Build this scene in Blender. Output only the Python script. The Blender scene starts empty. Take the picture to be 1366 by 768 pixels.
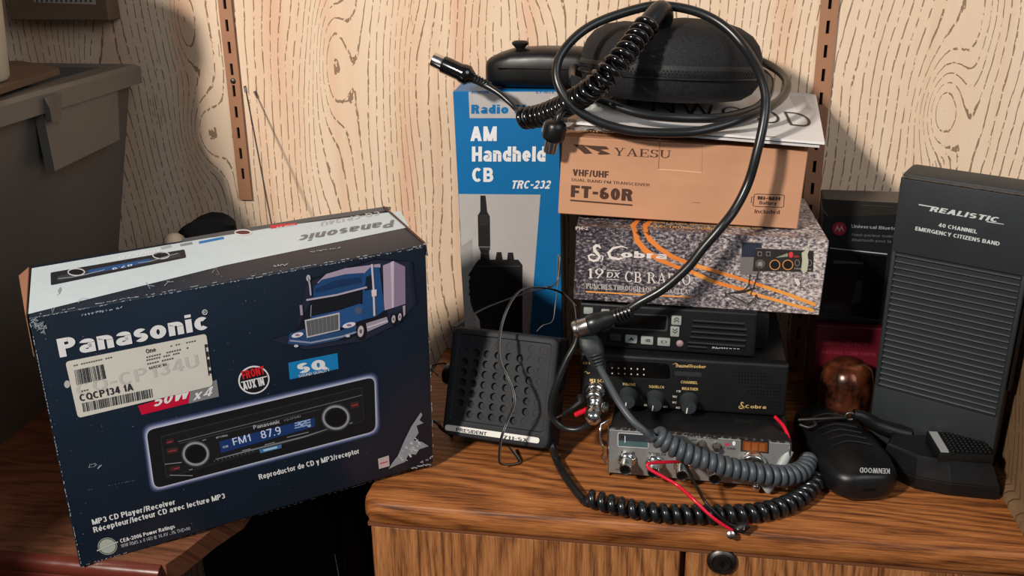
import bpy, bmesh, math, random
from math import sin, cos, pi, radians, atan2, hypot
from mathutils import Vector, Matrix, noise
random.seed(7)
SC = bpy.context.scene
COL = SC.collection
# ------------------------------------------------------------------ camera
FPX, YAW, ROLL, PITCH = 1337.15, radians(9.161), radians(-.661), radians(20.384)
CAM = Vector((0, -1.145, .5165))
FW = Vector((-sin(YAW)*cos(PITCH), cos(YAW)*cos(PITCH), -sin(PITCH)))
_r = Vector((cos(YAW), sin(YAW), 0)); _u = _r.cross(FW)
RT = _r*cos(ROLL)+_u*sin(ROLL); UP = _u*cos(ROLL)-_r*sin(ROLL)
cd = bpy.data.cameras.new('camera'); cam = bpy.data.objects.new('camera', cd); COL.objects.link(cam)
cd.sensor_width = 36; cd.lens = FPX/1366*36; cd.clip_start = .01
cam.matrix_world = Matrix(((RT.x, UP.x, -FW.x, CAM.x), (RT.y, UP.y, -FW.y, CAM.y), (RT.z, UP.z, -FW.z, CAM.z), (0, 0, 0, 1)))
SC.camera = cam
# ------------------------------------------------------------------ light
SC.view_settings.view_transform = 'Standard'; SC.view_settings.look = 'None'
SC.view_settings.exposure = 0.0; SC.view_settings.gamma = 1
w = bpy.data.worlds.new('world'); SC.world = w; w.use_nodes = True
w.node_tree.nodes['Background'].inputs[0].default_value = (.85, .9, 1, 1)
w.node_tree.nodes['Background'].inputs[1].default_value = .10
def area(name, loc, target, size, power, col):
    l = bpy.data.lights.new(name, 'AREA'); l.shape = 'DISK'; l.size = size; l.energy = power; l.color = col
    o = bpy.data.objects.new(name, l); COL.objects.link(o); o.location = loc
    o.rotation_euler = (Vector(target)-Vector(loc)).to_track_quat('-Z', 'Y').to_euler()
    return o
area('ceiling_lamp_light', (-1.15, -2.1, 1.45), (0, 0, .2), .19, 75, (1, .92, .83))
area('room_fill_light', (1.1, -1.5, 1.35), (.1, -.1, .2), 1.3, 15, (.92, .96, 1))

# ------------------------------------------------------------------ pixel helpers (survey of the photo, gives world points)
def ray(px, py): return RT*((px-683)/FPX)+UP*((384-py)/FPX)+FW
def on_y(px, py, y): d = ray(px, py); return CAM+d*((y-CAM.y)/d.y)
def on_z(px, py, z): d = ray(px, py); return CAM+d*((z-CAM.z)/d.z)
def on_x(px, py, x): d = ray(px, py); return CAM+d*((x-CAM.x)/d.x)
def on_p(px, py, p, n): d = ray(px, py); return CAM+d*((p-CAM).dot(n)/d.dot(n))

# ------------------------------------------------------------------ materials
def srgb(h):
    if isinstance(h, str):
        h = h.lstrip('#'); c = [int(h[i:i+2], 16)/255 for i in (0, 2, 4)]
    else: c = h
    return tuple((x/12.92 if x <= .04045 else ((x+.055)/1.055)**2.4) for x in c)+(1,)
class NT:
    def __init__(s, name, rough=.5, metal=0, spec=.5):
        s.m = bpy.data.materials.new(name); s.m.use_nodes = True; s.t = s.m.node_tree
        s.b = s.t.nodes['Principled BSDF']; s.b.inputs['Roughness'].default_value = rough
        s.b.inputs['Metallic'].default_value = metal; s.b.inputs['Specular IOR Level'].default_value = spec
        s.tc = s.t.nodes.new('ShaderNodeTexCoord')
    def put(s, sock, v):
        if v is None: return
        if isinstance(v, bpy.types.NodeSocket): s.t.links.new(v, sock)
        else: sock.default_value = v
    def math(s, op, a, b=None, c=None, clamp=False):
        n = s.t.nodes.new('ShaderNodeMath'); n.operation = op; n.use_clamp = clamp
        s.put(n.inputs[0], a); s.put(n.inputs[1], b); s.put(n.inputs[2], c); return n.outputs[0]
    def sep(s, v):
        n = s.t.nodes.new('ShaderNodeSeparateXYZ'); s.put(n.inputs[0], v); return n.outputs
    def comb(s, x=0., y=0., z=0.):
        n = s.t.nodes.new('ShaderNodeCombineXYZ'); s.put(n.inputs[0], x); s.put(n.inputs[1], y); s.put(n.inputs[2], z); return n.outputs[0]
    def scale(s, v, sc, off=(0, 0, 0)):
        n = s.t.nodes.new('ShaderNodeMapping'); s.put(n.inputs[0], v); n.inputs['Scale'].default_value = sc; n.inputs['Location'].default_value = off; return n.outputs[0]
    def noise(s, v, sc=1., det=2., rough=.5):
        n = s.t.nodes.new('ShaderNodeTexNoise'); s.put(n.inputs['Vector'], v); n.inputs['Scale'].default_value = sc
        n.inputs['Detail'].default_value = det; n.inputs['Roughness'].default_value = rough; return n.outputs[0]
    def vor(s, v, sc=1.):
        n = s.t.nodes.new('ShaderNodeTexVoronoi'); s.put(n.inputs['Vector'], v); n.inputs['Scale'].default_value = sc; return n.outputs
    def ramp(s, f, stops):
        n = s.t.nodes.new('ShaderNodeValToRGB'); s.put(n.inputs[0], f); e = n.color_ramp.elements
        while len(e) < len(stops): e.new(.5)
        for k, (p, c) in enumerate(stops): e[k].position = p; e[k].color = c if len(c) == 4 else tuple(c)+(1,)
        return n.outputs[0]
    def mix(s, f, a, b, mode='MIX'):
        n = s.t.nodes.new('ShaderNodeMix'); n.data_type = 'RGBA'; n.blend_type = mode
        s.put(n.inputs[0], f); s.put(n.inputs[6], a); s.put(n.inputs[7], b); return n.outputs[2]
    def color(s, c): s.put(s.b.inputs['Base Color'], c)
    def bump(s, h, strength=.3, dist=.001):
        n = s.t.nodes.new('ShaderNodeBump'); n.inputs['Strength'].default_value = strength; n.inputs['Distance'].default_value = dist
        s.put(n.inputs['Height'], h); s.put(s.b.inputs['Normal'], n.outputs[0])
_mc = {}
def flat(h, rough=.5, metal=0, spec=.4, name=None):
    k = (h, rough, metal, spec)
    if k not in _mc:
        n = NT(name or 'print_'+str(h).lstrip('#'), rough, metal, spec)
        v = n.noise(n.tc.outputs['Object'], 90, 3)
        c = srgb(h); d = tuple(x*.86 for x in c[:3])+(1,)
        n.color(n.mix(n.math('MULTIPLY', v, .9, clamp=True), c, d)); _mc[k] = n.m
    return _mc[k]
def plastic(name, h, rough=.45, bump=.25, sc=900, spec=.5):
    n = NT(name, rough, 0, spec); n.color(srgb(h)); o = n.tc.outputs['Object']
    n.bump(n.noise(o, sc, 2), bump, .0004)
    n.put(n.b.inputs['Roughness'], n.math('ADD', n.math('MULTIPLY', n.noise(o, 40, 3), .25), rough-.12)); return n.m
def metal(name, h, rough=.25):
    n = NT(name, rough, 1); n.color(srgb(h)); o = n.tc.outputs['Object']
    n.put(n.b.inputs['Roughness'], n.math('ADD', n.math('MULTIPLY', n.noise(o, 120, 3), .3), rough-.1)); return n.m

def m_printwood():
    n = NT('printed_woodgrain_panel', .55, 0, .3); x, y, z = n.sep(n.tc.outputs['Object'])
    v = n.comb(x, 0., z)
    big = n.noise(n.scale(v, (3.6, 1, 2.1), (1.3, 0, .4)), 1, 1, .4)
    med = n.noise(n.scale(v, (16, 1, 7), (3, 0, 1)), 1, 2, .5)
    fine = n.noise(n.scale(v, (220, 1, 70)), 1, 1)
    f = n.math('ADD', n.math('MULTIPLY', x, 102), n.math('MULTIPLY', big, 12))
    for cx_, cz_, sx, sz, A in ((-.396, .365, .022, .075, 3.2), (-.575, .40, .016, .05, 2.4), (-.565, .27, .028, .05, 3.0), (-.30, .33, .02, .10, 1.0), (.29, .315, .022, .045, 3.2), (.315, .40, .02, .08, -1.5), (-.42, .25, .02, .08, 1.0), (-.70, .33, .03, .08, 2.4), (-.15, .47, .03, .05, 2.4), (-.28, .10, .02, .10, .8)):
        u_ = n.math('MULTIPLY', n.math('SUBTRACT', x, cx_), 1/sx); w_ = n.math('MULTIPLY', n.math('SUBTRACT', z, cz_), 1/sz)
        g = n.math('EXPONENT', n.math('MULTIPLY', n.math('ADD', n.math('MULTIPLY', u_, u_), n.math('MULTIPLY', w_, w_)), -1.))
        f = n.math('ADD', f, n.math('MULTIPLY', g, A*1.35))
    f = n.math('ADD', f, n.math('MULTIPLY', med, 1.3)); f = n.math('ADD', f, n.math('MULTIPLY', fine, .2))
    fr = n.math('FRACT', f); tri = n.math('ABSOLUTE', n.math('SUBTRACT', fr, .5))
    line = n.math('LESS_THAN', tri, n.math('ADD', .014, n.math('MULTIPLY', n.noise(n.scale(v, (90, 1, 40)), 1, 2), .105)))
    dash = n.math('GREATER_THAN', n.noise(n.scale(v, (260, 1, 110), (7, 0, 0)), 1, 2), .44)
    fr2 = n.math('FRACT', n.math('MULTIPLY', f, 3)); t2 = n.math('LESS_THAN', n.math('ABSOLUTE', n.math('SUBTRACT', fr2, .5)), .13)
    zone = n.math('GREATER_THAN', n.noise(n.scale(v, (14, 1, 6), (11, 0, 5)), 1, 2), .64)
    pore = n.math('MULTIPLY', n.math('MULTIPLY', t2, zone), n.math('GREATER_THAN', n.noise(n.scale(v, (300, 1, 90), (1, 0, 3)), 1, 1), .5))
    mask = n.math('MAXIMUM', n.math('MULTIPLY', line, dash), pore)
    base = n.ramp(n.noise(n.scale(v, (18, 1, .8), (5, 0, 2)), 1, 3), [(.3, srgb('e2ceb6')), (.52, srgb('dcc2a6')), (.7, srgb('d5a688'))])
    base = n.mix(n.math('MULTIPLY', n.noise(n.scale(v, (300, 1, 20)), 1, 2), .2), base, srgb('b89072'))
    n.color(n.mix(n.math('MULTIPLY', mask, .8), base, srgb('6b4e35'))); n.bump(mask, -.3, .0004); return n.m
def m_oak(name, along, light, mid, dark, freq=1., rot=0.):
    """oak with long pores along the given axis ('x' or 'z')"""
    n = NT(name, .5, 0, .22); x, y, z = n.sep(n.tc.outputs['Object'])
    if along == 'x': v = n.comb(x, n.math('ADD', y, n.math('MULTIPLY', z, .8)), 0.)
    elif along == 'z': v = n.comb(z, n.math('ADD', x, n.math('MULTIPLY', y, .7)), 0.)
    else: v = n.comb(z, n.math('ADD', y, n.math('MULTIPLY', z, rot)), 0.)
    big = n.noise(n.scale(v, (1.8, 8, 1)), 1, 1, .4)
    vx, vy, _ = n.sep(v)
    f = n.math('ADD', n.math('MULTIPLY', vy, 70*freq), n.math('MULTIPLY', big, 14)); f = n.math('ADD', f, n.math('MULTIPLY', n.noise(n.scale(v, (14, 70, 1)), 1, 2), 1.2))
    band = n.math('ABSOLUTE', n.math('SUBTRACT', n.math('FRACT', f), .5))
    streak = n.noise(n.scale(v, (14, 520*freq, 1)), 1, 3, .65)
    pores = n.noise(n.scale(v, (45, 1300*freq, 1), (3, 1, 0)), 1, 2)
    t = n.math('ADD', n.math('MULTIPLY', band, .45), n.math('MULTIPLY', streak, .8))
    c = n.ramp(t, [(.32, srgb(dark)), (.5, srgb(mid)), (.74, srgb(light))])
    pm = n.math('MULTIPLY', n.math('SUBTRACT', pores, .5, clamp=True), 6., clamp=True)
    c = n.mix(n.math('MULTIPLY', pm, n.math('SUBTRACT', .95, n.math('MULTIPLY', band, 1.3))), c, srgb(dark))
    n.color(c); n.bump(t, .15, .0004); return n.m
def m_sidepanel():
    n = NT('brown_woodgrain_laminate', .5, 0, .35); x, y, z = n.sep(n.tc.outputs['Object'])
    v = n.comb(n.math('ADD', y, n.math('MULTIPLY', z, -.35)), 0., z)
    f = n.math('ADD', n.math('MULTIPLY', n.sep(v)[0], 85), n.math('MULTIPLY', n.noise(n.scale(v, (5, 1, 2.5)), 1, 2), 14))
    tri = n.math('ABSOLUTE', n.math('SUBTRACT', n.math('FRACT', f), .5))
    line = n.math('MULTIPLY', n.math('LESS_THAN', tri, .09), n.math('GREATER_THAN', n.noise(n.scale(v, (150, 1, 50)), 1, 2), .44))
    n.color(n.mix(n.math('MULTIPLY', line, .75), n.ramp(n.noise(n.scale(v, (30, 1, 4)), 1, 2), [(.3, srgb('7f654b')), (.7, srgb('70563e'))]), srgb('3f2d1e'))); return n.m
def m_asphalt():
    n = NT('asphalt_photo_print', .4, 0, .45); o = n.tc.outputs['Object']; x, y, z = n.sep(o)
    g = n.noise(n.scale(o, (260, 260, 420)), 1, 3, .7)
    big = n.noise(n.scale(o, (30, 30, 60)), 1, 2)
    k = n.math('ADD', g, n.math('MULTIPLY', n.math('SUBTRACT', big, .5), .25))
    k = n.math('ADD', k, n.math('MULTIPLY', n.math('SUBTRACT', x, .12), .75))
    n.color(n.ramp(k, [(.36, srgb('26242a')), (.47, srgb('5a545a')), (.56, srgb('948988')), (.7, srgb('d8cbc2'))])); return n.m
def m_weave():
    n = NT('black_ballistic_fabric', .75, 0, .35); o = n.tc.outputs['Object']; x, y, z = n.sep(o)
    h = n.vor(o, 950)[0]; n.color(n.ramp(h, [(.15, srgb('2a2a2d')), (.6, srgb('0e0e10'))])); n.bump(h, -.5, .0006); return n.m
def m_card(name, h, h2):
    n = NT(name, .75, 0, .2); o = n.tc.outputs['Object']
    n.color(n.ramp(n.noise(n.scale(o, (8, 8, 40)), 1, 4), [(.3, srgb(h)), (.7, srgb(h2))])); n.bump(n.noise(o, 60, 3), .15, .001); return n.m
def m_copper():
    n = NT('mottled_copper_lacquer', .22, .55, .6); o = n.tc.outputs['Object']
    n.color(n.ramp(n.noise(n.scale(o, (60, 60, 45)), 1, 3, .6), [(.36, srgb('1d0d08')), (.52, srgb('5c2f1d')), (.74, srgb('8a4d30'))])); return n.m
def m_sheet(name, h, alpha):
    n = NT(name, .15, 0, .6); n.color(srgb(h)); n.b.inputs['Alpha'].default_value = alpha
    n.bump(n.noise(n.tc.outputs['Object'], 90, 2), .8, .003); return n.m
def m_navy():
    n = NT('navy_carton_print', .38, 0, .45); o = n.tc.outputs['Object']; x, y, z = n.sep(o)
    c = n.ramp(n.noise(n.scale(o, (6, 6, 6)), 1, 3), [(.3, srgb('0e1926')), (.7, srgb('132231'))])
    spk = n.math('GREATER_THAN', n.noise(o, 420, 2), .735)
    c = n.mix(n.math('MULTIPLY', spk, .5), c, srgb('8b95a3'))
    n.color(c); n.bump(n.noise(n.scale(o, (25, 25, 25)), 1, 3), .12, .002); return n.m

M_WALL = m_printwood()
M_OAKX = m_oak('oak_worktop_grain', 'x', 'a56a3a', '854f28', '472612')
M_OAKZ = m_oak('oak_door_grain', 'z', 'ab7548', '8c5a34', '54321d', .8)
M_SIDE = m_sidepanel()
M_TBL = m_oak('dark_table_veneer', 'x', '7d5038', '6d4430', '4a2d1f', .35)
M_TBLR = plastic('table_edge_lacquer', '57261c', .22, .05, 200)
M_BLK = plastic('black_textured_plastic', '111213', .5, .3, 900, .3)
M_BLK2 = plastic('satin_black_plastic', '0e0f10', .38, .1, 900, .4)
M_SPK = plastic('speaker_black', '26282b', .6, .3, 900, .22)
M_DGREY = plastic('charcoal_plastic', '272b2e', .5, .3, 700, .35)
M_HOLE = flat('060606', .9, 0, .1, 'hole_black')
M_GLOSS = plastic('glossy_black_cord', '0d0d0f', .14, .03, 100, .7)
M_CORD = plastic('semi_gloss_black_cord', '16191b', .24, .05, 100, .6)
M_RUB = plastic('black_rubber_cable', '17191b', .32, .1, 300)
M_GREYC = plastic('grey_rubber_cord', '3f454a', .45, .2, 300)
M_LGREY = plastic('light_grey_sleeve', '9a9f9c', .45, .1)
M_RED = plastic('red_wire_insulation', 'c8152f', .3, .02)
M_CHROME = metal('chrome', 'd9d9d6', .12)
M_NICKEL = metal('nickel', 'a9a6a0', .25)
M_STEEL = metal('brushed_silver_face', '868786', .42); M_STEEL.node_tree.nodes['Principled BSDF'].inputs['Metallic'].default_value = .45
M_GUN = metal('gunmetal', '5b5754', .35)
M_STRIP = plastic('brown_painted_steel', '9c6f52', .45, .1)
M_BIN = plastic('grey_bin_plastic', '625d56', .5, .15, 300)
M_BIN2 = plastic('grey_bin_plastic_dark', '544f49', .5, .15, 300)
M_PAIL = plastic('off_white_pail', 'b9b6a2', .4, .1)
M_CARD = m_card('kraft_cardboard', 'c08a62', 'b17c56')
M_YAESU = m_card('kraft_printed_board', 'bf8e6e', 'b68667')
M_PAPER = m_card('white_paper', 'e2deda', 'd6d2cf')
M_ASPH = m_asphalt()
M_FAB = m_weave()
M_COP = m_copper()
M_NAVY = m_navy()
M_BLUE = flat('0f6ca8', .4, name='radio_shack_blue')
M_WHT = flat('e9e9ea', .45); M_PGREY = flat('b9b4b0', .45)
M_CARD2 = m_card('raw_flap_board', '8f6750', '835c46')
M_BAG = m_sheet('clear_crumpled_plastic', 'dfe5e4', .35)

# ------------------------------------------------------------------ builders
class MB:
    def __init__(s): s.v = []; s.f = []; s.mi = []; s.mats = []
    def m(s, mat):
        if mat not in s.mats: s.mats.append(mat)
        return s.mats.index(mat)
    def add(s, vs, fs, mat):
        b = len(s.v); s.v += [Vector(p) for p in vs]; k = s.m(mat)
        for f in fs: s.f.append([b+i for i in f]); s.mi.append(k)
        return s
    def box(s, a, b, mat, bev=0, seg=2):
        a = Vector(a); b = Vector(b); bm = bmesh.new(); bmesh.ops.create_cube(bm, size=1)
        for v in bm.verts: v.co = Vector([(a[i]+b[i])/2+v.co[i]*(b[i]-a[i]) for i in range(3)])
        if bev: bmesh.ops.bevel(bm, geom=bm.edges[:], offset=bev, segments=seg, profile=.6, affect='EDGES')
        s.bm(bm, mat); return s
    def bm(s, bm, mat, M=None):
        bm.verts.index_update(); s.add([(M@v.co if M else v.co.copy()) for v in bm.verts], [[v.index for v in f.verts] for f in bm.faces], mat); bm.free()
    def tube(s, pts, r, mat, n=8, cap=True, rf=None):
        pts = [Vector(p) for p in pts]; N = len(pts); t0 = (pts[1]-pts[0]).normalized()
        a = t0.orthogonal().normalized(); vs = []; prev = t0
        for i, p in enumerate(pts):
            t = (pts[min(i+1, N-1)]-pts[max(i-1, 0)]).normalized()
            q = prev.rotation_difference(t); a = (q@a); a = (a-t*a.dot(t)).normalized(); prev = t; b = t.cross(a)
            rr = (rf(i/(N-1)) if rf else r)
            vs += [p+(a*cos(2*pi*k/n)+b*sin(2*pi*k/n))*rr for k in range(n)]
        fs = [[i*n+k, i*n+(k+1) % n, (i+1)*n+(k+1) % n, (i+1)*n+k] for i in range(N-1) for k in range(n)]
        if cap: fs += [list(range(n))[::-1], [(N-1)*n+k for k in range(n)]]
        return s.add(vs, fs, mat)
    def lathe(s, prof, mat, M=None, n=24, rib=0, ribn=0):
        """prof: (r, h) along local +Z"""
        vs = []
        for (r, h) in prof:
            for k in range(n):
                rr = r*(1-(rib if (ribn and k % 2) else 0)); vs.append(Vector((rr*cos(2*pi*k/n), rr*sin(2*pi*k/n), h)))
        if M: vs = [M@v for v in vs]
        P = len(prof)
        fs = [[i*n+k, i*n+(k+1) % n, (i+1)*n+(k+1) % n, (i+1)*n+k] for i in range(P-1) for k in range(n)]
        if prof[0][0] > 1e-5: fs.append(list(range(n))[::-1])
        if prof[-1][0] > 1e-5: fs.append([(P-1)*n+k for k in range(n)])
        return s.add(vs, fs, mat)
    def prism(s, pts, z0, z1, mat, cham=0):
        """plan polygon (ccw) extruded z0..z1, optional top chamfer"""
        n = len(pts); c = sum((Vector((p[0], p[1], 0)) for p in pts), Vector())/n
        rings = [(z0, 0)]+([(z1-cham, 0), (z1, cham)] if cham else [(z1, 0)])
        vs = []
        for z, ins in rings:
            for p in pts:
                d = Vector((p[0], p[1], 0))-c; L = d.length; d = d*(1-ins/L*1.2) if ins else d; vs.append((c.x+d.x, c.y+d.y, z))
        R = len(rings)
        fs = [[i*n+k, i*n+(k+1) % n, (i+1)*n+(k+1) % n, (i+1)*n+k] for i in range(R-1) for k in range(n)]
        fs += [list(range(n))[::-1], [(R-1)*n+k for k in range(n)]]
        return s.add(vs, fs, mat)
    def loft(s, secs, mat):
        n = len(secs[0]); vs = [p for q in secs for p in q]; R = len(secs)
        fs = [[i*n+k, i*n+(k+1) % n, (i+1)*n+(k+1) % n, (i+1)*n+k] for i in range(R-1) for k in range(n)]
        fs += [list(range(n))[::-1], [(R-1)*n+k for k in range(n)]]
        return s.add(vs, fs, mat)
    def build(s, name, parent=None, smooth=False, origin=None, props=None):
        me = bpy.data.meshes.new(name); o = Vector(origin) if origin is not None else Vector()
        me.from_pydata([tuple(v-o) for v in s.v], [], s.f)
        for m in s.mats: me.materials.append(m)
        me.polygons.foreach_set('material_index', s.mi); me.update()
        if smooth:
            bm = bmesh.new(); bm.from_mesh(me); bmesh.ops.recalc_face_normals(bm, faces=bm.faces[:]); bm.to_mesh(me); bm.free()
            me.polygons.foreach_set('use_smooth', [True]*len(me.polygons))
            try: me.set_sharp_from_angle(angle=radians(52))
            except Exception: pass
        ob = bpy.data.objects.new(name, me); COL.objects.link(ob)
        if parent is not None: ob.parent = parent
        ob.location = o
        if props: tag(ob, **props)
        return ob
def tag(o, label=None, category=None, group=None, kind=None):
    if label: o['label'] = label
    if category: o['category'] = category
    if group: o['group'] = group
    if kind: o['kind'] = kind
    return o
class Thing:
    """Empty with a known transform; children are built in its local space"""
    def __init__(s, name, label, category, pos=(0, 0, 0), ypr=(0, 0, 0), group=None):
        a, b, c = [radians(q) for q in ypr]
        s.M = Matrix.Translation(pos)@Matrix.Rotation(a, 4, 'Z')@Matrix.Rotation(b, 4, 'X')@Matrix.Rotation(c, 4, 'Y')
        s.Mi = s.M.inverted(); s.e = bpy.data.objects.new(name, None); COL.objects.link(s.e); s.e.empty_display_size = .02
        s.e.matrix_world = s.M; tag(s.e, label, category, group)
    def L(s, p): return s.Mi@Vector(p)
    def part(s, name, mb, smooth=False, label=None, parent=None, kind=None):
        o = mb.build(name, parent or s.e, smooth); tag(o, label, kind=kind); return o
def _O(x0, x1, y0, y1, a0=0, a1=360, t=.2, h=.17, n=None):
    n = n or max(4, int(abs(a1-a0)/20)); cx, cy, rx, ry = (x0+x1)/2, (y0+y1)/2, (x1-x0)/2, (y1-y0)/2; out = []
    for i in range(n):
        q = [radians(a0+(a1-a0)*(i+j)/n) for j in (0, 1)]; out.append([(cx+rx*cos(q[0]), cy+ry*sin(q[0])), (cx+rx*cos(q[1]), cy+ry*sin(q[1])), (cx+(rx-t)*cos(q[1]), cy+(ry-h)*sin(q[1])), (cx+(rx-t)*cos(q[0]), cy+(ry-h)*sin(q[0]))])
    return out
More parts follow.
